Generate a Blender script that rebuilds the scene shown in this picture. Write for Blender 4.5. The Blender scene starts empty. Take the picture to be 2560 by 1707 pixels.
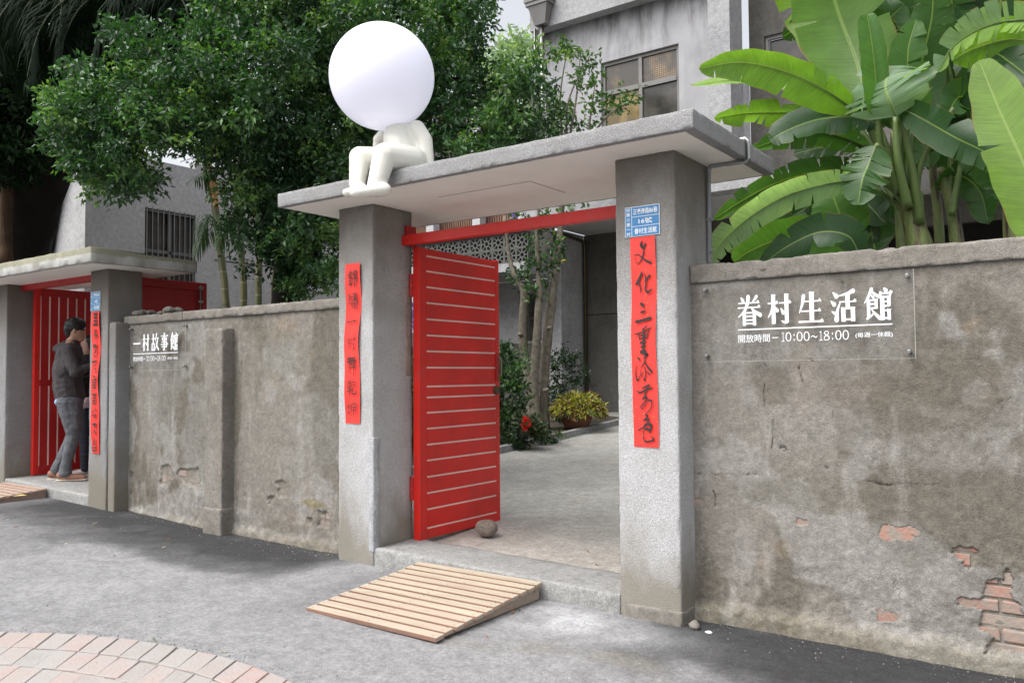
import bpy, bmesh, math, random
import numpy as np
from mathutils import Vector, Matrix
random.seed(7)
rng = np.random.default_rng(11)
S = bpy.context.scene
COL = S.collection

# ------------------------------------------------------------ camera
F = 2076.0
ROT = Matrix(((0.81084891, 0.02998452, 0.58448693),
              (0.58520097, -0.0279018, -0.81040812),
              (-0.00799146, 0.99916086, -0.04017111)))
EYE = Vector((0.0, 0.0, 1.35))
cam = bpy.data.cameras.new('camera')
cam.sensor_width = 36.0
cam.lens = F / 2560.0 * 36.0
cam.clip_start = 0.05
cam.clip_end = 600.0
co = bpy.data.objects.new('camera', cam)
co.matrix_world = Matrix.Translation(EYE) @ ROT.to_4x4()
COL.objects.link(co)
S.camera = co

# ------------------------------------------------------------ sky, sun, exposure (bright overcast day)
SUN_DIR = Vector((-0.26, -0.52, 0.95)).normalized()
w = bpy.data.worlds.new('World')
S.world = w
w.use_nodes = True
wn = w.node_tree.nodes
wl = w.node_tree.links
bg = wn['Background']
sky = wn.new('ShaderNodeTexSky')
sky.sky_type = 'NISHITA'
sky.sun_disc = False
sky.sun_elevation = math.asin(SUN_DIR.z)
sky.sun_rotation = math.atan2(SUN_DIR.x, SUN_DIR.y)
sky.dust_density = 6.0
sky.air_density = 1.0
hs = wn.new('ShaderNodeHueSaturation')
hs.inputs['Saturation'].default_value = 0.22
wl.new(sky.outputs[0], hs.inputs['Color'])
wl.new(hs.outputs[0], bg.inputs['Color'])
bg.inputs['Strength'].default_value = 0.15
sd = bpy.data.lights.new('sun', 'SUN')
sd.energy = 1.0
sd.angle = math.radians(75)
sd.color = (1.0, 0.97, 0.93)
so = bpy.data.objects.new('sun', sd)
so.rotation_euler = (-SUN_DIR).to_track_quat('-Z', 'Y').to_euler()
so.location = (0, -5, 12)
COL.objects.link(so)
S.view_settings.view_transform = 'Standard'
S.view_settings.look = 'None'
S.view_settings.gamma = 1.0
S.view_settings.use_curve_mapping = False
S.view_settings.exposure = 0.98
S.cycles.max_bounces = 8
S.cycles.diffuse_bounces = 4
S.cycles.transparent_max_bounces = 16
S.cycles.caustics_reflective = False
S.cycles.caustics_refractive = False

# ------------------------------------------------------------ helpers
def ray(u, v):
    return ROT @ Vector(((u - 1280.0) / F, -(v - 853.5) / F, -1.0))
def atY(u, v, Y):
    d = ray(u, v); return EYE + d * ((Y - EYE.y) / d.y)
def atX(u, v, X):
    d = ray(u, v); return EYE + d * ((X - EYE.x) / d.x)
def atZ(u, v, Z):
    d = ray(u, v); return EYE + d * ((Z - EYE.z) / d.z)
def atD(u, v, D):
    return EYE + ray(u, v) * D

def _h(ix, iy, iz, s):
    n = (ix.astype(np.int64) * 374761393 + iy.astype(np.int64) * 668265263 + iz.astype(np.int64) * 2147483647 + s * 1274126177) & 0xffffffff
    n = ((n ^ (n >> 13)) * 1274126177) & 0xffffffff
    n = ((n ^ (n >> 16)) * 2246822519) & 0xffffffff
    return ((n ^ (n >> 15)) & 0xffffff) / float(0xffffff)
def vnoise(P, s=0):
    P = np.asarray(P, float); i = np.floor(P); f = P - i; f = f * f * (3 - 2 * f)
    i = i.astype(np.int64); r = 0
    for a in (0, 1):
        for b in (0, 1):
            for c in (0, 1):
                wt = (f[:, 0] if a else 1 - f[:, 0]) * (f[:, 1] if b else 1 - f[:, 1]) * (f[:, 2] if c else 1 - f[:, 2])
                r = r + wt * _h(i[:, 0] + a, i[:, 1] + b, i[:, 2] + c, s)
    return r * 2 - 1
def fbm(P, sc, o=4, s=0):
    P = np.asarray(P, float) * sc; r = 0; a = 1; t = 0
    for k in range(o):
        r = r + a * vnoise(P + k * 17.3, s + k); t += a; a *= .5; P = P * 2.03
    return r / t
def sst(a, b, x):
    t = np.clip((x - a) / (b - a), 0, 1); return t * t * (3 - 2 * t)

def wloc(o):
    v = Vector((0, 0, 0))
    while o is not None:
        v = v + o.location; o = o.parent
    return v
def tag(o, label=None, cat=None, group=None, kind=None):
    if label: o['label'] = label
    if cat: o['category'] = cat
    if group: o['group'] = group
    if kind: o['kind'] = kind
    return o
def thing(name, label, cat, loc=(0, 0, 0), group=None):
    o = bpy.data.objects.new(name, None); o.location = loc; o.empty_display_size = .2
    COL.objects.link(o); return tag(o, label, cat, group)
def mk(name, V, Fc, mat, parent=None, smooth=False, col=None, uv=None):
    """one mesh object; V in world coordinates"""
    V = np.asarray(V, float).reshape(-1, 3)
    off = np.array(wloc(parent)) if parent is not None else np.zeros(3)
    me = bpy.data.meshes.new(name)
    if isinstance(Fc, np.ndarray) and Fc.ndim == 2:
        k = Fc.shape[1]; n = len(Fc)
        me.vertices.add(len(V)); me.vertices.foreach_set('co', (V - off).astype(np.float32).ravel())
        me.loops.add(n * k); me.loops.foreach_set('vertex_index', Fc.astype(np.int32).ravel())
        me.polygons.add(n); me.polygons.foreach_set('loop_start', np.arange(0, n * k, k, dtype=np.int32))
        me.polygons.foreach_set('loop_total', np.full(n, k, dtype=np.int32))
        me.update(calc_edges=True)
    else:
        me.from_pydata([tuple(x) for x in (V - off)], [], [tuple(int(i) for i in f) for f in Fc]); me.update()
    if smooth: me.polygons.foreach_set('use_smooth', np.ones(len(me.polygons), dtype=bool))
    if col is not None:
        col = np.asarray(col, float)
        a = me.attributes.new('col', 'FLOAT_COLOR', 'POINT')
        c4 = np.ones((len(V), 4), np.float32); c4[:, :3] = col[:, :3]; a.data.foreach_set('color', c4.ravel())
    if uv is not None:
        a = me.attributes.new('leafuv', 'FLOAT2', 'POINT'); a.data.foreach_set('vector', np.asarray(uv, np.float32).ravel())
    if mat is not None: me.materials.append(mat)
    o = bpy.data.objects.new(name, me); COL.objects.link(o)
    if parent is not None: o.parent = parent
    return o
def join(parts):
    Vs = []; Fs = []; n = 0
    for V, Fc in parts:
        V = np.asarray(V, float).reshape(-1, 3); Vs.append(V)
        Fs += [tuple(i + n for i in f) for f in Fc]; n += len(V)
    return np.concatenate(Vs), Fs
BF = [(0, 3, 2, 1), (4, 5, 6, 7), (0, 1, 5, 4), (1, 2, 6, 5), (2, 3, 7, 6), (3, 0, 4, 7)]
def box(x0, x1, y0, y1, z0, z1):
    return [(x0, y0, z0), (x1, y0, z0), (x1, y1, z0), (x0, y1, z0), (x0, y0, z1), (x1, y0, z1), (x1, y1, z1), (x0, y1, z1)], BF
def bar(a, b, wd, th, up=(0, 0, 1)):
    a = Vector(a); b = Vector(b); t = (b - a).normalized(); u = Vector(up)
    s = t.cross(u).normalized() * (wd / 2); n = s.cross(t).normalized() * (th / 2)
    return [a - s - n, a + s - n, b + s - n, b - s - n, a - s + n, a + s + n, b + s + n, b - s + n], BF
def cbox(x0, x1, y0, y1, z0, z1, b=.004):
    """box with chamfered edges (24 verts)"""
    V = []
    for sx in (0, 1):
        for sy in (0, 1):
            for sz in (0, 1):
                X = (x0, x1)[sx]; Y = (y0, y1)[sy]; Z = (z0, z1)[sz]
                dx = b * (1 - 2 * sx); dy = b * (1 - 2 * sy); dz = b * (1 - 2 * sz)
                V += [(X, Y + dy, Z + dz), (X + dx, Y, Z + dz), (X + dx, Y + dy, Z)]
    bm = bmesh.new(); vs = [bm.verts.new(v) for v in V]
    r = bmesh.ops.convex_hull(bm, input=vs); bmesh.ops.dissolve_limit(bm, angle_limit=.01, verts=bm.verts, edges=bm.edges)
    bm.verts.index_update(); out = ([tuple(v.co) for v in bm.verts], [[v.index for v in f.verts] for f in bm.faces]); bm.free(); return out
def tube(pts, rad, seg=10, cap=True):
    pts = [Vector(p) for p in pts]; n = len(pts)
    rad = rad if hasattr(rad, '__len__') else [rad] * n
    V = []; Fc = []; prev = None
    for i, p in enumerate(pts):
        t = (pts[min(i + 1, n - 1)] - pts[max(i - 1, 0)]).normalized()
        if prev is None: prev = t.orthogonal().normalized()
        s = (prev - t * prev.dot(t)).normalized(); prev = s; c = t.cross(s)
        for k in range(seg):
            a = 2 * math.pi * k / seg; V.append(p + (s * math.cos(a) + c * math.sin(a)) * rad[i])
    for i in range(n - 1):
        for k in range(seg):
            a = i * seg + k; b = i * seg + (k + 1) % seg; Fc.append((a, b, b + seg, a + seg))
    if cap: Fc.append(tuple(range(seg - 1, -1, -1))); Fc.append(tuple(range((n - 1) * seg, n * seg)))
    return V, Fc
def spline(P, n):
    """Catmull-Rom through P (tuples of any length) sampled n times"""
    P = np.array([list(p) for p in P], float); m = len(P) - 1; out = []
    for q in np.linspace(0, m, n):
        i = min(int(q), m - 1); t = q - i
        p0 = P[i - 1] if i > 0 else 2 * P[0] - P[1]; p1 = P[i]; p2 = P[i + 1]; p3 = P[i + 2] if i + 2 <= m else 2 * P[m] - P[m - 1]
        out.append(.5 * ((2 * p1) + (p2 - p0) * t + (2 * p0 - 5 * p1 + 4 * p2 - p3) * t * t + (3 * p1 - p0 - 3 * p2 + p3) * t ** 3))
    return np.array(out)
def lathe(c, prof, seg=32):
    V = []; Fc = []
    for r, z in prof:
        for k in range(seg):
            a = 2 * math.pi * k / seg; V.append((c[0] + r * math.cos(a), c[1] + r * math.sin(a), c[2] + z))
    for i in range(len(prof) - 1):
        for k in range(seg):
            a = i * seg + k; b = i * seg + (k + 1) % seg; Fc.append((a, b, b + seg, a + seg))
    return V, Fc
def axis(a, b, cell, r):
    n = max(2, int((b - a - 2 * r) / cell) + 1)
    return np.concatenate([[a, a + .35 * r], np.linspace(a + r, b - r, n), [b - .35 * r, b]])
def rough_box(x0, x1, y0, y1, z0, z1, cell=.03, r=.01, amp=.004, sc=9, seed=0):
    """subdivided block with worn round edges and an uneven skin"""
    A = (axis(x0, x1, cell, r), axis(y0, y1, cell, r), axis(z0, z1, cell, r)); Vs = []; Fs = []; n = 0
    lo = np.array([x0, y0, z0]); hi = np.array([x1, y1, z1])
    for ax in range(3):
        u, v = [i for i in range(3) if i != ax]
        for side in (0, 1):
            U, W = np.meshgrid(A[u], A[v], indexing='ij'); P = np.zeros(U.shape + (3,))
            P[..., u] = U; P[..., v] = W; P[..., ax] = (lo, hi)[side][ax]
            a, b = U.shape; I = np.arange(a * b).reshape(a, b) + n
            q = np.stack([I[:-1, :-1], I[1:, :-1], I[1:, 1:], I[:-1, 1:]], -1).reshape(-1, 4)
            if (side == 1) != (ax != 1): q = q[:, ::-1]
            Vs.append(P.reshape(-1, 3)); Fs.append(q); n += a * b
    V = np.concatenate(Vs); Q = np.concatenate(Fs)
    key = np.round(V * 1e5).astype(np.int64); _, idx, inv = np.unique(key, axis=0, return_index=True, return_inverse=True)
    V = V[idx]; Q = inv.ravel()[Q]
    q = np.clip(V, lo + r, hi - r); d = V - q; L = np.linalg.norm(d, axis=1); m = L > 1e-9
    nrm = np.zeros_like(V); nrm[m] = d[m] / L[m][:, None]
    V = q + nrm * r
    e = (np.abs(nrm).max(1) < .97).astype(float)
    D = fbm(V, sc, 4, seed) * amp + e * np.minimum(0, fbm(V, sc * 2.5, 3, seed + 5) + .1) * amp * 5
    V = V + nrm * D[:, None]
    return V, Q
def dome(c, r, seg=48, rings=24, sq=(1, 1, 1)):
    V = []; Fc = []
    for i in range(rings + 1):
        th = math.pi * i / rings
        for k in range(seg):
            a = 2 * math.pi * k / seg
            V.append((c[0] + r * sq[0] * math.sin(th) * math.cos(a), c[1] + r * sq[1] * math.sin(th) * math.sin(a), c[2] + r * sq[2] * math.cos(th)))
    for i in range(rings):
        for k in range(seg):
            a = i * seg + k; b = i * seg + (k + 1) % seg; Fc.append((a, a + seg, b + seg, b))
    return V, Fc
def body(name, segs, mat, parent, vox=.012, sm=6, M=None, fold=0):
    """one continuous skin grown over tapered limbs: segs of (p0, p1, r0, r1, flatten-y)"""
    bm = bmesh.new()
    for sg in segs:
        p0, p1, r0, r1 = Vector(sg[0]), Vector(sg[1]), sg[2], sg[3]; fl = sg[4] if len(sg) > 4 else (1, 1, 1)
        d = p1 - p0; L = d.length
        for k in range(9):
            t = k / 8; c = p0 + d * t; r = r0 + (r1 - r0) * t
            bmesh.ops.create_icosphere(bm, subdivisions=2, radius=1, matrix=Matrix.Translation(c) @ Matrix.Diagonal((r * fl[0], r * fl[1], r * fl[2], 1)))
            if L < 1e-4: break
    me = bpy.data.meshes.new(name); bm.to_mesh(me); bm.free()
    o = bpy.data.objects.new(name, me); COL.objects.link(o)
    m = o.modifiers.new('r', 'REMESH'); m.mode = 'VOXEL'; m.voxel_size = vox
    s = o.modifiers.new('s', 'SMOOTH'); s.iterations = sm; s.factor = .5
    dg = bpy.context.evaluated_depsgraph_get(); me2 = bpy.data.meshes.new_from_object(o.evaluated_get(dg)); me2.name = name
    o.modifiers.clear(); o.data = me2; bpy.data.meshes.remove(me)
    if fold:                                                          # cloth creases: ridged noise pushed along the normals
        n_ = len(me2.vertices); a_ = np.zeros(n_ * 3); me2.vertices.foreach_get('co', a_); P_c = a_.reshape(-1, 3); b_ = np.zeros(n_ * 3); me2.vertices.foreach_get('normal', b_)
        r_ = (1 - np.abs(fbm(P_c * [1, 1, 2.2] + P_c[:, [2, 0, 1]] * .6, 7, 3, 3)) * 3.2) * fold; me2.vertices.foreach_set('co', (P_c + b_.reshape(-1, 3) * r_[:, None]).ravel()); me2.update()
    if M is not None: me2.transform(M)
    if parent is not None:
        me2.transform(Matrix.Translation(-wloc(parent))); o.parent = parent
    me2.polygons.foreach_set('use_smooth', np.ones(len(me2.polygons), dtype=bool))
    me2.materials.clear(); me2.materials.append(mat); return o

# ------------------------------------------------------------ materials
class NT:
    def __init__(s, name):
        s.m = bpy.data.materials.new(name); s.m.use_nodes = True; s.t = s.m.node_tree; s.b = s.t.nodes['Principled BSDF']; s._c = None
    def n(s, t, **k):
        x = s.t.nodes.new(t)
        for a, b in k.items(): setattr(x, a, b)
        return x
    def l(s, a, b): s.t.links.new(a, b)
    def co(s, sc=(1, 1, 1)):
        if s._c is None: s._c = s.n('ShaderNodeTexCoord')
        if sc == (1, 1, 1): return s._c.outputs['Object']
        m = s.n('ShaderNodeMapping'); m.inputs['Scale'].default_value = sc; s.l(s._c.outputs['Object'], m.inputs[0]); return m.outputs[0]
    def noise(s, sc, det=4, ro=.55, st=(1, 1, 1)):
        x = s.n('ShaderNodeTexNoise'); x.inputs['Scale'].default_value = sc; x.inputs['Detail'].default_value = det; x.inputs['Roughness'].default_value = ro
        s.l(s.co(st), x.inputs['Vector']); return x.outputs['Fac']
    def vor(s, sc, feat='F1', out='Distance', st=(1, 1, 1)):
        x = s.n('ShaderNodeTexVoronoi', feature=feat); x.inputs['Scale'].default_value = sc; s.l(s.co(st), x.inputs['Vector']); return x.outputs[out]
    def ramp(s, f, p, cols=None):
        r = s.n('ShaderNodeValToRGB'); e = r.color_ramp.elements
        cols = cols or [(0, 0, 0), (1, 1, 1)]
        while len(e) < len(p): e.new(.5)
        for i, (a, c) in enumerate(zip(p, cols)): e[i].position = a; e[i].color = (*c, 1)
        s.l(f, r.inputs[0]); return r.outputs[0]
    def mix(s, f, a, b, mode='MIX'):
        x = s.n('ShaderNodeMix', data_type='RGBA', blend_type=mode)
        for v, i in ((f, 0), (a, 6), (b, 7)):
            if hasattr(v, 'is_output') or hasattr(v, 'links'): s.l(v, x.inputs[i])
            elif i == 0: x.inputs[0].default_value = v
            else: x.inputs[i].default_value = (*v, 1)
        return x.outputs[2]
    def math(s, op, a, b=0.0):
        x = s.n('ShaderNodeMath', operation=op)
        for i, v in enumerate((a, b)):
            if hasattr(v, 'links'): s.l(v, x.inputs[i])
            else: x.inputs[i].default_value = v
        return x.outputs[0]
    def attr(s, name='col', out='Color'):
        x = s.n('ShaderNodeAttribute', attribute_name=name); return x.outputs[out]
    def objrand(s):
        return s.n('ShaderNodeObjectInfo').outputs['Random']
    def bump(s, h, st=.5, d=.01, nrm=None):
        x = s.n('ShaderNodeBump'); x.inputs['Strength'].default_value = st; x.inputs['Distance'].default_value = d
        s.l(h, x.inputs['Height'])
        if nrm is not None: s.l(nrm, x.inputs['Normal'])
        return x.outputs[0]
    def fin(s, col, rough=.8, nrm=None, spec=None, metal=0):
        if hasattr(col, 'links'): s.l(col, s.b.inputs['Base Color'])
        else: s.b.inputs['Base Color'].default_value = (*col, 1)
        if hasattr(rough, 'links'): s.l(rough, s.b.inputs['Roughness'])
        else: s.b.inputs['Roughness'].default_value = rough
        if nrm is not None: s.l(nrm, s.b.inputs['Normal'])
        if spec is not None: s.b.inputs['Specular IOR Level'].default_value = spec
        s.b.inputs['Metallic'].default_value = metal
        return s.m
def g(v): return (v, v, v)

def m_plaster(name, attr=True, base=(.3, .28, .25), stain=(.15, .135, .11), pale=(.42, .41, .39), crack=.6, vcr=False):
    t = NT(name); c = t.attr() if attr else base
    n1 = t.noise(2.2, 6, .6); n2 = t.noise(14, 6, .65); n3 = t.noise(160, 3, .6); n4 = t.noise(5, 5, .6, (1.6, 1.6, .35))
    c = t.mix(t.ramp(n1, (.42, .66), [g(0), g(.55)]), c, stain) if not attr else c
    c = t.mix(t.ramp(n4, (.56, .74), [g(0), g(.4)]), c, pale)
    c = t.mix(1.0, c, t.ramp(n2, (.25, .75), [g(.78), g(1.2)]), 'MULTIPLY')
    c = t.mix(1.0, c, t.ramp(t.noise(48, 4, .7), (.34, .66), [g(.86), g(1.12)]), 'MULTIPLY')
    c = t.mix(1.0, c, t.ramp(n3, (.3, .7), [g(.74), g(1.24)]), 'MULTIPLY')
    # hairline cracks and pits
    x = t.n('ShaderNodeTexVoronoi', feature='DISTANCE_TO_EDGE'); x.inputs['Scale'].default_value = 1.7
    wv = t.n('ShaderNodeTexNoise'); wv.inputs['Scale'].default_value = 4; wv.inputs['Detail'].default_value = 6; t.l(t.co(), wv.inputs['Vector'])
    va = t.n('ShaderNodeVectorMath', operation='MULTIPLY_ADD'); t.l(wv.outputs['Color'], va.inputs[0]); va.inputs[1].default_value = (1.1, 1.1, 1.1); t.l(t.co(), va.inputs[2])
    t.l(va.outputs[0], x.inputs['Vector'])
    gate = t.ramp(t.noise(1.7, 3), (.60, .68))
    cr = t.math('MULTIPLY', t.ramp(x.outputs[0], (0, .0045), [g(1), g(0)]), gate); cr = t.math('MULTIPLY', cr, crack)
    pit = t.ramp(t.vor(42), (.03, .07), [g(1), g(0)]); pit = t.math('MULTIPLY', pit, t.ramp(t.noise(6, 2), (.52, .6)))
    if vcr:
        y = t.n('ShaderNodeTexVoronoi', feature='DISTANCE_TO_EDGE'); y.inputs['Scale'].default_value = 1; m_ = t.n('ShaderNodeMapping'); m_.inputs['Scale'].default_value = (4.2, .6, .5); va2 = t.n('ShaderNodeVectorMath', operation='MULTIPLY_ADD'); t.l(wv.outputs['Color'], va2.inputs[0]); va2.inputs[1].default_value = (.05, 0, 0); t.l(t.co(), va2.inputs[2]); t.l(va2.outputs[0], m_.inputs[0]); t.l(m_.outputs[0], y.inputs['Vector'])
        cr = t.math('MAXIMUM', cr, t.math('MULTIPLY', t.ramp(y.outputs[0], (0, .014), [g(1), g(0)]), .14))
    dk = t.math('MAXIMUM', cr, t.math('MULTIPLY', pit, .8))
    c = t.mix(dk, c, (.05, .045, .04))
    h = t.math('ADD', t.math('MULTIPLY', n3, .35), t.math('SUBTRACT', t.math('MULTIPLY', n2, .9), t.math('MULTIPLY', dk, .8)))
    return t.fin(c, .9, t.bump(h, .75, .012), .25)
def m_pebble(name, brown_top=True, light=.52, z0=0., zt=2.57):
    """washed pebble-dash, browner towards the head, with dirt settled at the foot"""
    t = NT(name)
    v = t.n('ShaderNodeTexVoronoi'); v.inputs['Scale'].default_value = 250; t.l(t.co(), v.inputs['Vector'])
    cs = t.n('ShaderNodeSeparateColor'); t.l(v.outputs['Color'], cs.inputs[0])
    c = t.ramp(cs.outputs[0], (0, .25, .6, 1), [g(light * .62), (light * .94, light * .945, light * .97), (light * 1.06, light * 1.07, light * 1.1), g(min(.9, light * 1.32))])
    c = t.mix(t.ramp(v.outputs['Distance'], (.34, .75)), c, g(light * .68))
    c = t.mix(1.0, c, t.ramp(t.noise(3.5, 5), (.3, .7), [(.86, .85, .83), (1.06, 1.06, 1.07)]), 'MULTIPLY')
    sx = t.n('ShaderNodeSeparateXYZ'); t.l(t.n('ShaderNodeNewGeometry').outputs['Position'], sx.inputs[0]); z = sx.outputs['Z']
    nz = t.math('MULTIPLY', t.math('SUBTRACT', t.noise(2.6, 5, .6, (1, 1, .5)), .5), 1.5)
    if brown_top:
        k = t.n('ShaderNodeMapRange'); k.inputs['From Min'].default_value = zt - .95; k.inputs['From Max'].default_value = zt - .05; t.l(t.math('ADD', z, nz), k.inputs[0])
        c = t.mix(t.math('MULTIPLY', k.outputs[0], .85), c, (.135, .115, .09))  # browner towards the head, with a noisy lower edge
    k = t.n('ShaderNodeMapRange'); k.inputs['From Min'].default_value = z0 + .62; k.inputs['From Max'].default_value = z0 + .2; t.l(t.math('ADD', z, nz), k.inputs[0])
    c = t.mix(t.math('MULTIPLY', k.outputs[0], .75), c, (.2, .175, .13))
    h = t.math("ADD", t.math("MULTIPLY", v.outputs['Distance'], -1.0), t.math('MULTIPLY', t.noise(40, 3), .6))
    return t.fin(c, .85, t.bump(h, .6, .006), .3)
def m_paint(name, c, rough=.45, bmp=.1, var=.12, dirt=0):
    t = NT(name); n = t.noise(3, 5)
    cc = t.mix(1.0, c, t.ramp(n, (.3, .7), [g(1 - var), g(1 + var)]), 'MULTIPLY')
    if dirt: cc = t.mix(t.ramp(t.noise(7, 6, .65), (.58, .8), [g(0), g(dirt)]), cc, (.12, .1, .08))
    return t.fin(cc, t.ramp(t.noise(20, 4), (.3, .7), [g(rough * .85), g(min(1, rough * 1.2))]), t.bump(t.noise(60, 3), bmp, .002))
def m_flat(name, c, rough=.6, metal=0, em=0):
    t = NT(name); t.fin(c, rough, None, None, metal)
    if em: t.b.inputs['Emission Color'].default_value = (*c, 1); t.b.inputs['Emission Strength'].default_value = em
    return t.m
def m_wood(name, a, b, ax=0):
    t = NT(name); st = [14, 14, 14]; st[ax] = .9; r = t.objrand()
    of = t.n('ShaderNodeCombineXYZ'); t.l(t.math('MULTIPLY', r, 40), of.inputs[0]); t.l(t.math('MULTIPLY', r, 13), of.inputs[1])
    va = t.n('ShaderNodeVectorMath', operation='ADD'); t.l(t.co(tuple(st)), va.inputs[0]); t.l(of.outputs[0], va.inputs[1])
    x = t.n('ShaderNodeTexNoise'); x.inputs['Scale'].default_value = 3; x.inputs['Detail'].default_value = 8; x.inputs['Roughness'].default_value = .65; x.inputs['Distortion'].default_value = .6
    t.l(va.outputs[0], x.inputs['Vector'])
    c = t.ramp(x.outputs[0], (.3, .5, .72), [b, a, tuple(v * 1.08 for v in a)])
    c = t.mix(t.math('MULTIPLY', r, .5), c, (.36, .27, .23))
    kn = t.ramp(t.vor(5.5), (.03, .09), [g(1), g(0)])
    c = t.mix(t.math('MULTIPLY', kn, .5), c, (.16, .09, .06))
    c = t.mix(t.ramp(t.noise(5, 4), (.55, .8), [g(0), g(.4)]), c, (.34, .29, .26))
    return t.fin(c, .7, t.bump(x.outputs[0], .25, .002), .3)
def m_leaf(name, tr=.3, rough=.42, attr=True, c=(.05, .11, .03)):
    t = NT(name); t.b.inputs['Specular IOR Level'].default_value = .5 if rough < .6 else .1; cc = t.attr() if attr else c
    if attr: t.l(cc, t.b.inputs['Base Color'])
    else: t.b.inputs['Base Color'].default_value = (*c, 1)
    t.b.inputs['Roughness'].default_value = rough
    tl = t.n('ShaderNodeBsdfTranslucent'); m2 = t.mix(1.0, cc, (1.5, 1.9, .55), 'MULTIPLY'); t.l(m2, tl.inputs['Color'])
    mx = t.n('ShaderNodeMixShader'); mx.inputs[0].default_value = tr
    t.l(t.b.outputs[0], mx.inputs[1]); t.l(tl.outputs[0], mx.inputs[2]); t.l(mx.outputs[0], t.t.nodes['Material Output'].inputs[0]); return t.m
def m_banana(name='banana_leaf'):
    t = NT(name); a = t.attr('leafuv', 'Vector'); s = t.n('ShaderNodeSeparateXYZ'); t.l(a, s.inputs[0]); u, v = s.outputs[0], s.outputs[1]
    cb = t.n('ShaderNodeCombineXYZ'); t.l(t.math('ADD', t.math('MULTIPLY', u, 90), t.math('MULTIPLY', t.math('ABSOLUTE', v), -4)), cb.inputs[0]); t.l(t.math('MULTIPLY', v, 1.2), cb.inputs[1]); t.l(t.math('MULTIPLY', t.objrand(), 50), cb.inputs[2])
    x = t.n('ShaderNodeTexNoise'); x.inputs['Scale'].default_value = 1; x.inputs['Detail'].default_value = 3; t.l(cb.outputs[0], x.inputs['Vector'])
    c = t.attr('col')
    c = t.mix(1.0, c, t.ramp(x.outputs[0], (.3, .7), [(.84, .86, .8), (1.14, 1.12, 1.1)]), 'MULTIPLY')
    big = t.noise(7, 4); c = t.mix(1.0, c, t.ramp(big, (.3, .7), [g(.85), g(1.12)]), 'MULTIPLY')
    # brown rim and scars
    rim = t.math('MULTIPLY', t.ramp(t.math('ABSOLUTE', v), (.955, .99)), t.ramp(t.noise(9, 3), (.45, .6)))
    c = t.mix(rim, c, (.20, .13, .04))
    rib = t.ramp(t.math('ABSOLUTE', v), (.025, .05), [g(1), g(0)])
    c = t.mix(t.math('MULTIPLY', rib, .6), c, (.3, .42, .1))
    t.l(c, t.b.inputs['Base Color']); t.b.inputs['Roughness'].default_value = .38
    t.l(t.bump(x.outputs[0], .35, .004), t.b.inputs['Normal'])
    tl = t.n('ShaderNodeBsdfTranslucent'); t.l(t.mix(1.0, c, (2.2, 2.2, .9), 'MULTIPLY'), tl.inputs['Color'])
    mx = t.n('ShaderNodeMixShader'); mx.inputs[0].default_value = .45
    t.l(t.b.outputs[0], mx.inputs[1]); t.l(tl.outputs[0], mx.inputs[2]); t.l(mx.outputs[0], t.t.nodes['Material Output'].inputs[0]); return t.m
def m_ground(name, attr=True, base=(.3, .3, .3), grain=220):
    t = NT(name); c = t.attr() if attr else base
    n1 = t.noise(1.6, 7, .62); n2 = t.noise(11, 6, .62); n3 = t.noise(grain, 2, .6); v = t.vor(grain * .6)
    c = t.mix(1.0, c, t.ramp(n1, (.3, .7), [g(.92), g(1.07)]), 'MULTIPLY')
    c = t.mix(1.0, c, t.ramp(n2, (.34, .68), [g(.84), g(1.14)]), 'MULTIPLY')
    c = t.mix(1.0, c, t.ramp(t.noise(38, 4, .7), (.34, .66), [g(.78), g(1.2)]), 'MULTIPLY')
    c = t.mix(1.0, c, t.ramp(n3, (.3, .7), [g(.7), g(1.28)]), 'MULTIPLY')
    c = t.mix(t.ramp(t.noise(70, 2), (.70, .78), [g(0), g(.5)]), c, (.55, .54, .52))
    h = t.math('ADD', t.math('MULTIPLY', n3, .6), t.math('MULTIPLY', n2, .8))
    return t.fin(c, .88, t.bump(h, .6, .008), .3)
def m_bark(name, a, b, st=(6, 6, 1.6)):
    t = NT(name); n = t.noise(5, 7, .65, st); c = t.ramp(n, (.32, .66), [b, a])
    c = t.mix(t.ramp(t.noise(3, 4), (.5, .7), [g(0), g(.5)]), c, tuple(v * 1.35 for v in a))
    return t.fin(c, .9, t.bump(n, .8, .02), .2)

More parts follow.
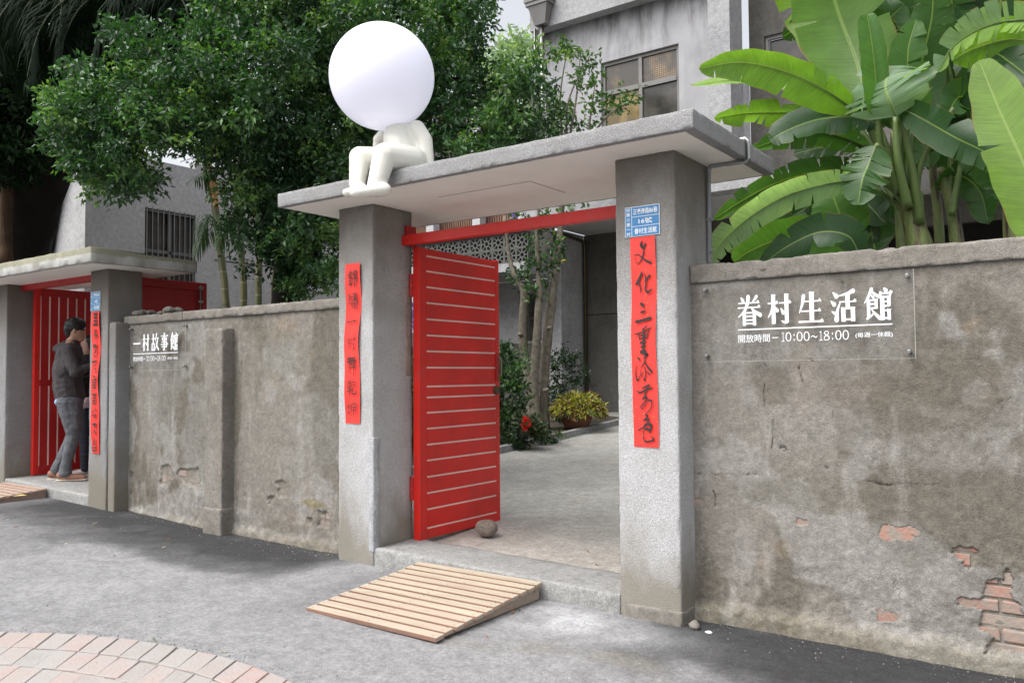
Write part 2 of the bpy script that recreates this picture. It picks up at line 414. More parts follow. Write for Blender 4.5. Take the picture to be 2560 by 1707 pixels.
M = dict(
    plaster_r=m_plaster('weathered_plaster'), plaster_l=m_plaster('weathered_plaster_left'),
    coping=m_plaster('coping_mortar', False, (.225, .208, .185), (.125, .112, .092), (.29, .275, .255), .9, True),
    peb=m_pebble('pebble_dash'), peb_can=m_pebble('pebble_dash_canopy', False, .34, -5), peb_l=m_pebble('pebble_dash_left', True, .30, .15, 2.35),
    soffit=m_paint('soffit_paint', (.88, .85, .79), .7, .1, .05, .12),
    red=m_paint('red_gate_paint', (.60, .016, .010), .4, .25, .15, .35), redd=m_paint('red_gate_paint_dark', (.36, .008, .008), .5, .15, .12),
    strip=m_paint('bare_strip', (.80, .66, .60), .6), steel=m_flat('steel', (.30, .30, .30), .35, 1), iron=m_paint('iron', (.06, .06, .06), .5),
    conduit=m_paint('grey_conduit', (.22, .23, .24), .45), brass=m_flat('dark_brass', (.10, .08, .05), .4, .8),
    white=m_flat('white_lettering', (.85, .87, .9), .5), ink=m_flat('black_ink', (.02, .016, .015), .7),
    plate=m_paint('blue_plate', (.035, .19, .42), .35, .02, .05), plate2=m_paint('pale_blue_plate', (.06, .24, .47), .4, .02, .05), platew=m_flat('plate_white', (.75, .78, .8), .4),
    brick=None, step=m_ground('step_concrete', False, (.27, .27, .263), 150), yard=m_ground('yard_concrete', True, grain=160), asphalt=m_ground('asphalt', True, grain=190),
    wood=m_wood('ramp_wood', (.41, .355, .275), (.29, .23, .165)), wood2=m_wood('ramp_wood_brown', (.36, .27, .21), (.25, .16, .12)),
    leaf=m_leaf('leaf', .25, .46), leafd=m_leaf('leaf_dark', .08, .85), ban=m_banana(), soil=m_ground('soil', False, (.055, .048, .035), 60),
    bark=m_bark('bark_grey', (.22, .2, .17), (.09, .08, .065)), barkd=m_bark('bark_dark', (.013, .010, .008), (.006, .005, .004)),
    barkp=m_bark('bark_pale', (.20, .18, .145), (.095, .08, .06), (3, 3, 3)),
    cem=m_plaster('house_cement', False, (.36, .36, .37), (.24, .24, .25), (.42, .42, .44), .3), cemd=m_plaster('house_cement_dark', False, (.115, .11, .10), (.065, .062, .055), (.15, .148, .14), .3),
    cemw=m_plaster('pale_render', False, (.46, .46, .465), (.36, .36, .36), (.50, .50, .50), .1), block=m_paint('breeze_block', (.11, .112, .105), .9, .3),
    frame=m_paint('grey_window_frame', (.17, .165, .16), .5), dark=m_flat('dark_room', (.012, .011, .010), .8),
)
def m_glassy(name, c, r=.12):
    t = NT(name); cc = t.mix(t.ramp(t.noise(2.5, 5), (.45, .62)), c, tuple(v * 2.2 for v in c)); return t.fin(cc, r)
M['pane'] = m_glassy('window_glass', (.035, .032, .028)); M['panew'] = m_glassy('window_glass_warm', (.12, .085, .03))
def m_mesh():
    t = NT('lit_insect_screen'); x = t.n('ShaderNodeTexBrick'); x.inputs['Scale'].default_value = 1; x.offset = 0
    x.inputs['Brick Width'].default_value = .035; x.inputs['Row Height'].default_value = .035; x.inputs['Mortar Size'].default_value = .006
    m = t.n('ShaderNodeMapping'); m.inputs['Rotation'].default_value = (math.radians(90), 0, 0); t.l(t.co(), m.inputs[0]); t.l(m.outputs[0], x.inputs['Vector'])
    n = t.ramp(t.noise(1.5, 4), (.46, .62), [(.07, .06, .05), (.40, .26, .12)])
    x.inputs['Mortar'].default_value = (.04, .035, .03, 1); t.l(n, x.inputs['Color1']); t.l(n, x.inputs['Color2']); return t.fin(x.outputs[0], .4)
M['screen'] = m_mesh()
def m_brick():
    t = NT('old_brick'); r = t.objrand()
    c = t.ramp(r, (0, .35, .7, 1), [(.36, .13, .09), (.40, .23, .18), (.32, .18, .14), (.36, .30, .25)])
    c = t.mix(t.ramp(t.noise(16, 5), (.36, .6), [g(0), g(.92)]), c, (.27, .235, .205))
    return t.fin(c, .9, t.bump(t.noise(70, 4), .7, .006), .2)
M['brick'] = m_brick()
def m_paver():
    t = NT('paving_brick'); r = t.objrand()
    c = t.ramp(r, (0, .3, .6, 1), [(.28, .272, .26), (.35, .28, .26), (.31, .295, .28), (.36, .26, .24)])
    c = t.mix(t.ramp(t.noise(9, 5), (.42, .7), [g(0), g(.8)]), c, (.31, .305, .30))
    c = t.mix(t.ramp(t.noise(50, 3), (.66, .75), [g(0), g(.6)]), c, (.25, .22, .2))
    return t.fin(c, .9, t.bump(t.noise(60, 4), .7, .006), .2)
M['paver'] = m_paver(); M['edge'] = m_paint('plank_edge_brown', (.21, .12, .085), .8, .1, .3); M['brick_pale'] = m_paint('lime_coated_brick', (.27, .215, .185), .9, .8, .3, .3)
def m_paper(name='red_couplet_paper', fleck=True):
    t = NT(name); c = t.mix(1.0, (.83, .035, .025), t.ramp(t.noise(4, 3), (.3, .7), [g(.93), g(1.07)]), 'MULTIPLY')
    if fleck:
        v = t.vor(55, st=(1, 1, .6)); c = t.mix(t.math('MULTIPLY', t.ramp(v, (.06, .13), [g(1), g(0)]), t.ramp(t.noise(30, 1), (.48, .5))), c, (.85, .42, .06))
    return t.fin(c, .6, t.bump(t.noise(8, 3), .3, .01))
M['paper'] = m_paper(); M['paper2'] = m_paper('red_couplet_paper_plain', False)

# ------------------------------------------------------------ ground
def street_z(x):
    return np.interp(x, [-20, -9.9, -8, -7.6, -6.2, -4.5, -2, 5], [.3, .155, .105, .10, .045, .03, -.004, -.015])
def graded(a, b, fa, fb, fine, coarse):
    L = [fa]; s = fine
    while L[-1] > a: s *= 1.35; L.append(max(a, L[-1] - min(s, coarse)))
    R = [fb]; s = fine
    while R[-1] < b: s *= 1.35; R.append(min(b, R[-1] + min(s, coarse)))
    return np.array(L[::-1][:-1] + list(np.arange(fa, fb, fine)) + R)
def sheet(name, X, Y, zf, colf, mat, **k):
    XX, YY = np.meshgrid(X, Y, indexing='ij'); x = XX.ravel(); y = YY.ravel(); P = np.stack([x, y, np.zeros_like(x)], 1)
    P[:, 2] = zf(x, y, P); I = np.arange(len(x)).reshape(XX.shape)
    Q = np.stack([I[:-1, :-1], I[1:, :-1], I[1:, 1:], I[:-1, 1:]], -1).reshape(-1, 4)
    return tag(mk(name, P, Q, mat, None, True, colf(x, y, P)), kind='structure', **k)
def sz(x, y, P): return street_z(x) + fbm(P, 1.2, 3, 3) * .008 + fbm(P, 14, 3, 5) * .0022
def scol(x, y, P):
    n = fbm(P, 1.3, 5, 8); n2 = fbm(P, 5, 4, 9)
    light = np.array([.225, .226, .232]); mid = np.array([.185, .186, .192]); dk = np.array([.034, .034, .036])
    m = sst(-.05, .35, n)[:, None]; c = light * (1 - m) + mid * m
    # fresh dark tarmac patched in along the foot of the walls
    gate = 1 - sst(-4.75, -4.3, x + .2 * n2) * (1 - sst(-2.5, -1.75, x + .35 * n2))
    d = sst(3.2, 3.52, y + .45 * n + .15 * n2 + .12 * np.sin(x * 1.3)) * gate * (1 - sst(-9.5, -8.6, -x - .0) * 0)
    d = d * (1 - sst(8.4, 9.2, -x))
    far = sst(6.0, 8.5, -x) * sst(2.3, 3.4, y) * .35
    d = np.clip(np.maximum(d * (.72 + .4 * sst(3.4, 4.1, y)), far) * (.95 + .3 * n2), 0, 1)[:, None]
    c = c * (1 - d) + dk * d
    # cement dust spilt before the gate
    e = np.exp(-(((x + 2.35) / .5) ** 2 + ((y - 3.9) / .22) ** 2)) * sst(-.3, .3, n2 + .2); c = c + (np.array([.46, .465, .48]) - c) * (e * .7)[:, None]
    # damp brown streak
    e = np.exp(-(((y - 3.42 - .12 * np.sin(x * 3 + 1)) / .10) ** 2)) * sst(-3.1, -2.7, x) * (1 - sst(-1.9, -1.5, x)) * sst(-.3, .2, n2); c = c + (np.array([.2, .19, .17]) - c) * (e * .7)[:, None]
    return c
sheet('street', graded(-80, 60, -10.5, .6, .05, 6), graded(-60, 4.42, .9, 4.42, .04, 6), sz, scol, M['asphalt'])

def yard_z(x, y): return .11 + .045 * np.clip(y - 4.6, 0, 11) + .02 * np.clip(-x - 5, 0, 5) * np.clip(1 - (y - 4.5) / 4, 0, 1)
def yz(x, y, P): return yard_z(x, y) + fbm(P, .9, 3, 13) * .012
def ycol(x, y, P):
    n = fbm(P, .8, 5, 18); n2 = fbm(P * [1, .6, 1], 3, 4, 19)
    c = np.array([.315, .31, .288]) + np.outer(n, [.05, .05, .05]) + np.outer(n2, [.07, .068, .064]); b = sst(.1, .5, n2)[:, None] * .45
    c = c * (1 - b) + np.array([.22, .2, .17]) * b
    w_ = sst(5.6, 4.7, y)[:, None] * .5; c = c * (1 - w_) + np.array([.42, .37, .33]) * w_
    return c
sheet('courtyard_paving', graded(-90, 60, -11, -1, .09, 8), graded(4.425, 120, 4.425, 14, .09, 8), yz, ycol, M['yard'])
# garden bed of soil left of the drive, and the planting strip behind the right wall
def bed(name, pts, h):
    n = len(pts); V = [(x, y, yard_z(x, y) + h + .012 * math.sin(7 * x + 5 * y)) for x, y in pts] + [(x, y, yard_z(x, y) - .1) for x, y in pts]
    F_ = [tuple(range(n))] + [(i, i + n, (i + 1) % n + n, (i + 1) % n) for i in range(n)]
    return tag(mk(name, V, F_, M['soil']), kind='structure')
bed('garden_bed', [(-6.75, 8.6), (-6.85, 10.4), (-6.98, 12.0), (-7.2, 13.6), (-9.3, 14.3), (-12.5, 14.3), (-12.5, 6.2), (-6.5, 6.2), (-6.6, 7.4)], .05)
bed('planting_strip', [(-1.7, 4.62), (4, 4.62), (4, 9), (-1.7, 9)], .06)
kp = [(-6.4, 6.1), (-6.5, 7.4), (-6.65, 8.6), (-6.75, 10.4), (-6.88, 12.0), (-7.05, 13.6)]
parts = []
for (a, b) in zip(kp[:-1], kp[1:]):
    parts.append(bar((a[0], a[1], yard_z(a[0], a[1]) + .03), (b[0], b[1] - .006, yard_z(b[0], b[1]) + .03), .11, .12))
for i, (V, Fc) in enumerate(parts): tag(mk('bed_kerb', V, Fc, M['step']), kind='structure')
# litter and low ground plants along the bed edge
def leaf_quads(C, L, W, rs, col, droop=.3, up=.3, tip=None, fold=.35):
    """rhombic leaves folded on the midrib: centres C, lengths L, widths W -> verts, tris, colours"""
    n = len(C); L = np.broadcast_to(L, n); W = np.broadcast_to(W, n)
    d = rs.normal(size=(n, 3)); d[:, 2] -= droop * 1.5
    if tip is not None: d = d * .55 + tip
    d /= np.linalg.norm(d, axis=1)[:, None]
    nn = rs.normal(size=(n, 3)); nn[:, 2] += up * 4; s = np.cross(d, nn); s /= np.linalg.norm(s, axis=1)[:, None] + 1e-9
    nn = np.cross(s, d)
    a = C; b = C + d * L[:, None]; m1 = C + d * (L * .45)[:, None]
    p = m1 + s * (W / 2)[:, None] + nn * (W * fold)[:, None]; q = m1 - s * (W / 2)[:, None] + nn * (W * fold)[:, None]
    V = np.stack([a, p, b, q], 1).reshape(-1, 3); I = np.arange(n)[:, None] * 4
    T = np.concatenate([I + [0, 2, 1], I + [0, 3, 2]], 1).reshape(-1, 3)
    return V, T, np.repeat(col, 4, axis=0)

# ------------------------------------------------------------ brick paving strip in the near left corner
pav = thing('brick_paving', None, None, (-3.9, 1.8, .02)); pav['kind'] = 'structure'
B0 = np.array([(-6.1, 1.05), (-5.4, 1.55), (-4.72, 1.98), (-4.42, 2.16), (-4.1, 2.30), (-3.76, 2.39), (-3.38, 2.44), (-3.0, 2.43), (-2.6, 2.36), (-2.1, 2.2)])
cur = spline(B0, 400); seg = np.linalg.norm(np.diff(cur, axis=0), axis=1); arc = np.concatenate([[0], np.cumsum(seg)])
def bpos(s):
    return np.array([np.interp(s, arc, cur[:, 0]), np.interp(s, arc, cur[:, 1])])
rb = random.Random(4)
bed_rows = 7
for r in range(bed_rows):
    s = .02 + rb.random() * .08
    while s < arc[-1] - .2:
        wd = .128 + rb.uniform(-.006, .006)
        p0 = bpos(s); p1 = bpos(s + wd); t = (p1 - p0) / np.linalg.norm(p1 - p0); nrm = np.array([t[1], -t[0]])
        dr = np.array([np.interp(p0[0], [-5, -4.3, -3.5, -2.8], [.74, .65, .5, .38]), -1.0]); dr[1] = -math.sqrt(1 - dr[0] ** 2)            # the bricks lie askew to the kerb line
        L0 = r * .238 + .004; L1 = (r + 1) * .238 - .004
        a = p0 + dr * L0 + t * .004; b = p1 + dr * L0 - t * .004; c = p1 + dr * L1 - t * .004; d = p0 + dr * L1 + t * .004
        jit = [np.array([rb.uniform(-.004, .004), rb.uniform(-.004, .004)]) for _ in range(4)]
        q = [x + j for x, j in zip((a, b, c, d), jit)]; zt = float(street_z(q[0][0])) + .010 + rb.uniform(-.0015, .002)
        ce = sum(q) / 4
        if ce[1] > .9:
            inn = [x + (ce - x) / np.linalg.norm(ce - x) * .006 for x in q]
            V = [(x[0], x[1], zt - .06) for x in q] + [(x[0], x[1], zt - .003) for x in q] + [(x[0], x[1], zt + rb.uniform(-.001, .001)) for x in inn]
            Fc = [(3, 2, 1, 0)] + [(i, (i + 1) % 4, (i + 1) % 4 + 4, i + 4) for i in range(4)] + [(i + 4, (i + 1) % 4 + 4, (i + 1) % 4 + 8, i + 8) for i in range(4)] + [(8, 9, 10, 11)]
            mk('brick', V, Fc, M['paver'], pav)
        s += wd
# sand joint sheet beneath the bricks
pts = [bpos(s) + np.array([0, -.004]) for s in np.linspace(0, arc[-1], 30)]
V = [(p[0], p[1], float(street_z(p[0])) + .006) for p in pts] + [(p[0], -1.5, float(street_z(p[0])) + .006) for p in pts]
mk('joint_bed', V, [(i, i + 30, i + 31, i + 1) for i in range(29)], m_ground('joint_sand', False, (.20, .19, .17), 150), pav)

# ------------------------------------------------------------ plastered street walls
def inpoly(px, py, poly):
    ins = np.zeros(len(px), bool); n = len(poly)
    for i in range(n):
        x0, y0 = poly[i]; x1, y1 = poly[(i + 1) % n]
        c = ((y0 > py) != (y1 > py)) & (px < (x1 - x0) * (py - y0) / (y1 - y0 + 1e-12) + x0); ins ^= c
    return ins
def street_wall(root, x0, x1, y, zb, zt, cell, holes, mat, thick, fx0, fx1, foot, stains, seed, cracks=()):
    """plaster skin as a fine relief: broken patches are sunk below the face so that the bricks inside stand free"""
    X = graded(x0, x1, fx0, fx1, cell, .12); Z = np.arange(zb, zt + 1e-6, cell)
    XX, ZZ = np.meshgrid(X, Z, indexing='ij'); x = XX.ravel(); z = ZZ.ravel(); P = np.stack([x, np.full_like(x, y), z], 1)
    n1 = fbm(P, 2.2, 5, seed); n2 = fbm(P, 9, 4, seed + 3); n3 = fbm(P, 45, 3, seed + 7); n4 = fbm(P, 5, 5, seed + 15)
    low = sst(.75, .05, z)
    D = n1 * .006 + n2 * .003 + n3 * .0012 + low * (n2 * .007 + fbm(P, 22, 3, seed + 9) * .005)
    D = D - foot * sst(.13, .05, z + .03 * n2)                        # mortar fillet at the foot stands proud (towards the street)
    jx = x + .018 * n3 + .012 * n2; jz = z + .014 * fbm(P, 40, 3, seed + 12)
    hole = np.zeros(len(x), bool); rimm = np.zeros(len(x))
    for poly in holes:
        h = inpoly(jx, jz, poly); hole |= h
        cx = np.mean([p[0] for p in poly]); cz = np.mean([p[1] for p in poly])
    D = np.where(hole, D * .4 + .015, D)
    V = P.copy(); V[:, 1] = y + D
    base = np.array([.205, .188, .165]); pale = np.array([.275, .265, .25]); dark = np.array([.12, .107, .086]); warm = np.array([.25, .19, .13])
    c = np.tile(base, (len(x), 1))
    Pv = P * [1, 1, .45]
    a = sst(.06, .17, fbm(Pv, 1.9, 6, seed + 20))[:, None] * .75; c = c * (1 - a) + dark * a
    a = sst(.10, .2, fbm(P, 2.6, 6, seed + 31))[:, None] * .6; c = c * (1 - a) + pale * a
    a = sst(.30, .5, fbm(P, 4.0, 5, seed + 41))[:, None] * .35; c = c * (1 - a) + warm * a
    for (sx, szz, rx, rz, cc, k) in stains:
        q = ((x - sx) / rx) ** 2 + ((z - szz) / rz) ** 2 + 2.2 * n4 + .9 * n2; a = (sst(1.4, .5, q) * k * (.75 + .5 * n2))[:, None]; c = c * (1 - a) + np.array(cc) * .72 * a
    a = (sst(.12, .05, z + .05 * n2) * .5)[:, None]; c = c * (1 - a) + np.array([.22, .20, .15]) * a
    a = (hole * .8)[:, None]; c = c * (1 - a) + np.array([.20, .18, .15]) * a
    for pl in cracks:                                                 # open cracks and score marks
        pl = np.array(pl)
        for (ax_, az_), (bx_, bz_) in zip(pl[:-1], pl[1:]):
            dx_, dz_ = bx_ - ax_, bz_ - az_; tt = np.clip(((x + .012 * n2 - ax_) * dx_ + (z + .02 * n3 - az_) * dz_) / (dx_ * dx_ + dz_ * dz_ + 1e-9), 0, 1); dd = np.hypot(x + .012 * n2 - ax_ - tt * dx_, z + .02 * n3 - az_ - tt * dz_)
            a = (sst(.006, .002, dd) * np.clip(.55 + 1.2 * n3, 0, 1))[:, None]; c = c * (1 - a) + np.array([.03, .026, .022]) * a; V[:, 1] += a[:, 0] * .004
    c = c * (1 + .2 * n3)[:, None]
    I = np.arange(len(x)).reshape(XX.shape); Q = np.stack([I[:-1, :-1], I[1:, :-1], I[1:, 1:], I[:-1, 1:]], -1).reshape(-1, 4)
    mk('plaster_face', V, Q, mat, root, True, c)
    bk, bf = box(x0, x1, y + .05, y + thick, zb - .2, zt - .004); mk('wall_core', bk, bf, M['coping'], root)
def brick_courses(root, polys, y, cell_z=.064, L=.205, seed=0, front=.004, mat='brick'):
    r_ = random.Random(seed)
    for poly in polys:
        xs = [p[0] for p in poly]; zs = [p[1] for p in poly]
        if max(zs) - min(zs) < .085 and mat == 'brick':                # a single brick laid bare
            V, Fc = cbox(min(xs) - .015, max(xs) + .015, y + .001, y + .08, min(zs) - .012, max(zs) + .012, .004); mk('brick', V, Fc, M[mat], root); continue
        zs = zs; k0 = int(math.floor(min(zs) / cell_z)); k1 = int(math.ceil(max(zs) / cell_z))
        for k in range(k0, k1):
            x = math.floor(min(xs) / (L + .012)) * (L + .012) - (.108 if k % 2 else 0)
            while x < max(xs):
                cx = np.array([x + L * f for f in (.1, .3, .5, .7, .9)]); cz = np.full(5, (k + .5) * cell_z)
                if inpoly(cx, cz, poly).any() or inpoly(cx, cz + .02, poly).any() or inpoly(cx, cz - .02, poly).any():
                    f = y + front + r_.uniform(0, .008)
                    V, Fc = cbox(x, x + L, f, f + .08, k * cell_z + .004, (k + 1) * cell_z - .006, .005)
                    V = [(a + r_.uniform(-.003, .003), b + r_.uniform(-.002, .003), c + r_.uniform(-.003, .003)) for a, b, c in V]
                    mk('brick', V, Fc, M[mat], root)
                x += L + .012
def wp(Y, *pts): return [(lambda p: (p.x, p.z))(atY(u, v, Y)) for u, v in pts]
def cr(ox, oy, k, *pts): return [(ox + a / k, oy + b / k) for a, b in pts]

YR = 4.36
wallR = thing('boundary_wall', 'weathered grey plaster wall right of the main gate with broken plaster showing red bricks', 'wall', (-1.9, YR, 0))
k = 2.7516
holesR = [wp(YR, *cr(1920, 1137, k, (780, 500), (800, 485), (1020, 505), (1035, 530), (985, 550), (985, 580), (840, 580), (780, 565))),
          wp(YR, *cr(1920, 1137, k, (1272, 632), (1380, 630), (1440, 660), (1435, 715), (1400, 770), (1345, 775), (1340, 720), (1285, 705))),
          wp(YR, *cr(1920, 1137, k, (742, 1065), (800, 1078), (850, 1082), (900, 1125), (860, 1142), (745, 1138))),
          wp(YR, *cr(1920, 1137, k, (198, 442), (260, 448), (255, 482), (200, 480))),
          wp(YR, *cr(1280, 1137, k, (1245, 300), (1298, 310), (1290, 332), (1248, 330))),
          wp(YR, *cr(1280, 853, 1.0492, (1243, 628), (1285, 622), (1300, 595), (1312, 625), (1312, 670), (1343, 715), (1400, 740), (1420, 820), (1235, 812), (1262, 775), (1228, 752), (1238, 702), (1172, 692), (1166, 668), (1222, 678), (1240, 652)))]
k8 = 2.4125
cracksR = [wp(YR, *cr(1600, 600, k8, *q)) for q in (((750, 860), (752, 1010)), ((800, 1080), (795, 1260)), ((965, 760), (975, 820), (995, 880)), ((1160, 1030), (1162, 1080)), ((325, 1400), (420, 1405), (560, 1415), (700, 1402)), ((440, 1500), (455, 1540), (452, 1600)), ((1380, 1450), (1500, 1470), (1640, 1475), (1800, 1468)), ((740, 640), (735, 720), (760, 760)), ((2160, 980), (2240, 950)), ((1420, 330), (1425, 300)), ((845, 1250), (865, 1235), (885, 1255), (868, 1262)), ((1120, 1362), (1140, 1366)), ((1175, 1352), (1195, 1355)), ((2035, 1400), (2050, 1412)), ((2095, 1405), (2100, 1420)), ((1030, 715), (1045, 722)), ((1140, 715), (1152, 722)), ((1095, 255), (1105, 258)), ((1215, 245), (1230, 255)), ((435, 300), (450, 305)))]
stR = [(-1.62, 1.52, .26, .20, (.36, .35, .33), .45), (-1.45, 1.28, .12, .10, (.17, .15, .12), .7), (-.95, 1.30, .22, .16, (.19, .165, .135), .6), (-.55, 1.25, .3, .2, (.18, .16, .13), .7),
       (-1.25, .72, .34, .09, (.18, .165, .13), .7), (-.75, .62, .3, .16, (.2, .185, .155), .6), (-1.75, 1.8, .3, .09, (.17, .15, .12), .7), (-.9, 1.82, .5, .05, (.18, .16, .13), .6), (-1.35, 1.05, .5, .12, (.37, .355, .33), .5),
       (-.7, .95, .4, .12, (.38, .36, .34), .5), (-1.62, .38, .05, .16, (.42, .40, .38), .6), (-1.05, .47, .14, .04, (.4, .38, .36), .7), (-1.3, 1.45, .06, .3, (.36, .31, .26), .4)]
street_wall(wallR, -1.93, 4.2, YR, -.08, 1.86, .0062, holesR, M['plaster_r'], .2, -1.93, -.1, .03, stR, 3, cracksR)
brick_courses(wallR, holesR, YR, seed=3)
V, Q = rough_box(-1.90, .4, YR - .020, YR + .25, 1.852, 1.95, .012, .006, .0035, 13, 31)
V2, Q2 = rough_box(.401, 4.2, YR - .020, YR + .25, 1.852, 1.95, .04, .006, .005, 9, 32); mk('coping', V2, Q2, M['coping'], wallR)
V[:, 2] += (fbm(V * [1, 1, 0], 1.1, 3, 77) * .012 + np.minimum(0, fbm(V * [1, 1, 0], 24, 4, 78) + .05) * .03) * (V[:, 2] > 1.9)
mk('coping', V, Q, M['coping'], wallR, True)

YL = 4.31
wallL = thing('boundary_wall', 'grey plaster wall between the two red gates with a plain pilaster at its middle', 'wall', (-6.2, YL, 0))
holesL = [wp(YL, *cr(0, 1137, k, (890, 110), (918, 120), (915, 290), (898, 285))), wp(YL, *cr(0, 1137, k, (1110, 75), (1165, 70), (1195, 150), (1150, 215), (1100, 205), (1105, 140))),
          wp(YL, *cr(0, 1137, k, (1225, 100), (1360, 90), (1380, 170), (1375, 245), (1330, 215), (1240, 190), (1210, 140))),
          wp(YL, *cr(640, 1137, k, (130, 180), (195, 180), (210, 290), (155, 290), (150, 220))), wp(YL, *cr(640, 1137, k, (75, 285), (130, 280), (120, 325), (92, 338))),
          wp(YL, *cr(640, 1137, k, (430, 380), (500, 400), (505, 500), (428, 492))), wp(YL, *cr(640, 1137, k, (345, 430), (385, 440), (380, 475), (355, 470)))]
holesL = [h for h in holesL]
stL = [(-7.0, 1.2, .3, .5, (.36, .36, .34), .4), (-6.5, .8, .25, .5, (.38, .38, .36), .5), (-5.5, 1.5, .5, .2, (.21, .2, .16), .5), (-5.0, .85, .4, .3, (.35, .35, .33), .4), (-5.05, .38, .13, .03, (.24, .20, .06), .9),
       (-7.3, .25, .4, .08, (.2, .18, .15), .5), (-5.4, .17, .7, .05, (.2, .18, .15), .6), (-7.2, 1.78, .4, .08, (.2, .18, .15), .6)]
street_wall(wallL, -7.68, -4.55, YL, -.05, 1.87, .011, holesL, M['plaster_l'], .2, -7.68, -4.55, .02, stL, 60)
brick_courses(wallL, holesL, YL, .066, .2, 9, .010, 'brick_pale')
for x0, x1 in ((-7.70, -6.735), (-6.725, -4.56)):
    V, Q = rough_box(x0, x1, YL - .02, YL + .24, 1.862, 1.94, .018, .006, .005, 11, 41 + int(x1)); V[:, 2] += np.minimum(0, fbm(V * [1, 1, 0], 22, 4, 79) + .05) * .03 * (V[:, 2] > 1.9); mk('coping', V, Q, M['coping'], wallL, True)
for x0, x1, y0, zt in ((-6.24, -6.0, 4.195, 1.76), ):
    V, Q = rough_box(x0, x1, y0, YL + .03, -.05, zt, .02, .007, .004, 9, 50); mk('pilaster', V, Q, M['coping'], wallL, True)
    V, Q = rough_box(x0 - .005, x1 + .008, y0 - .012, YL + .02, -.05, .26, .02, .007, .004, 9, 52); mk('pilaster_foot', V, Q, M['coping'], wallL, True)
# end pier beside the small gate, with loose mortar lying on top
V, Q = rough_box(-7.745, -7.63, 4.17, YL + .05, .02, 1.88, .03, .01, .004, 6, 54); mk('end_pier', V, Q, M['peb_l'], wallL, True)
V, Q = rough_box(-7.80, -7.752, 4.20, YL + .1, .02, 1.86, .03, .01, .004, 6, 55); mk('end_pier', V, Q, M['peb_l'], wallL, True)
rubble = thing('rubble', 'heap of broken mortar lumps on top of the wall end beside the small gate', 'rubble', (-7.5, 4.42, 1.94))
for i in range(16):
    c = (-7.62 + rb.random() * .55, 4.36 + rb.random() * .16, 1.955 + rb.random() * .03); V, Fc = dome(c, .03 + rb.random() * .03, 8, 5, (1.3, 1, .6))
    V = np.array(V); V += fbm(V, 30, 2, i)[:, None] * .014; mk('mortar_lump', V, Fc, M['coping'], rubble)

# ------------------------------------------------------------ gates
def slot_leaf(parent, X, Y0, Y1, z0, z1, th, zs, side=1):
    """door leaf standing open square to the wall: stiles, rails, horizontal boards with pale gaps"""
    lf = bpy.data.objects.new('gate_leaf', None); COL.objects.link(lf); lf.parent = parent; lf.location = Vector((X, Y0, z0)) - wloc(parent)
    xa, xb = X, X + th
    def P(nm, *a, m='red', b=.003):
        V, Fc = cbox(*a, b); return mk(nm, V, Fc, M[m], lf)
    P('stile', xa, xb, Y0, Y0 + .085, z0, z1); P('stile', xa, xb, Y1 - .045, Y1, z0 + .01, z1)
    P('backing_strip', xa + .012, xb - .0055, Y0 + .086, Y1 - .046, z0 + .05, z1 - .03, m='strip', b=.001)
    ed = [z1] + list(zs) + [z0 + .02]
    for a, b in zip(ed[:-1], ed[1:]):
        P('board', xa + .004, xb - .001, Y0 + .0862, Y1 - .0462, b + .0065, a - .0065, b=.001)
    return lf
def brush(strokes, org, ex, ez, sx, szz, depth, nrm, seg=7):
    """ink strokes: centre lines with a width at each point (100 x 100 box), as thin raised ribbons with round ends"""
    out = []; org = Vector(org); ex = Vector(ex); ez = Vector(ez); nrm = Vector(nrm)
    for q, st in enumerate(strokes):
        n = max(6, len(st) * seg); C = spline(st, n) if len(st) > 1 else np.array(st * 2, float)
        if len(st) == 2: C = np.array([np.array(st[0]) + (np.array(st[1]) - np.array(st[0])) * t for t in np.linspace(0, 1, 8)])
        V = []; Lf = []; Rt = []
        T = np.gradient(C[:, :2], axis=0); T /= np.linalg.norm(T, axis=1)[:, None] + 1e-9
        C = np.vstack([C[0] - np.array([*T[0] * C[0, 2] * .35, C[0, 2] * .5]), C, C[-1] + np.array([*T[-1] * C[-1, 2] * .35, -C[-1, 2] * .5])]); T = np.vstack([T[0], T, T[-1]])
        for (x, z, w_), (tx, tz) in zip(C, T):
            w_ = max(w_, .3) / 2
            for sg_ in (1, -1):
                px = x - tz * w_ * sg_; pz = z + tx * w_ * sg_
                V.append(org + ex * (px / 100 * sx) + ez * (pz / 100 * szz) + nrm * (depth + q * .00006))
        m = len(C); out.append((V, [(2 * i, 2 * i + 2, 2 * i + 3, 2 * i + 1) for i in range(m - 1)]))
    return join(out)
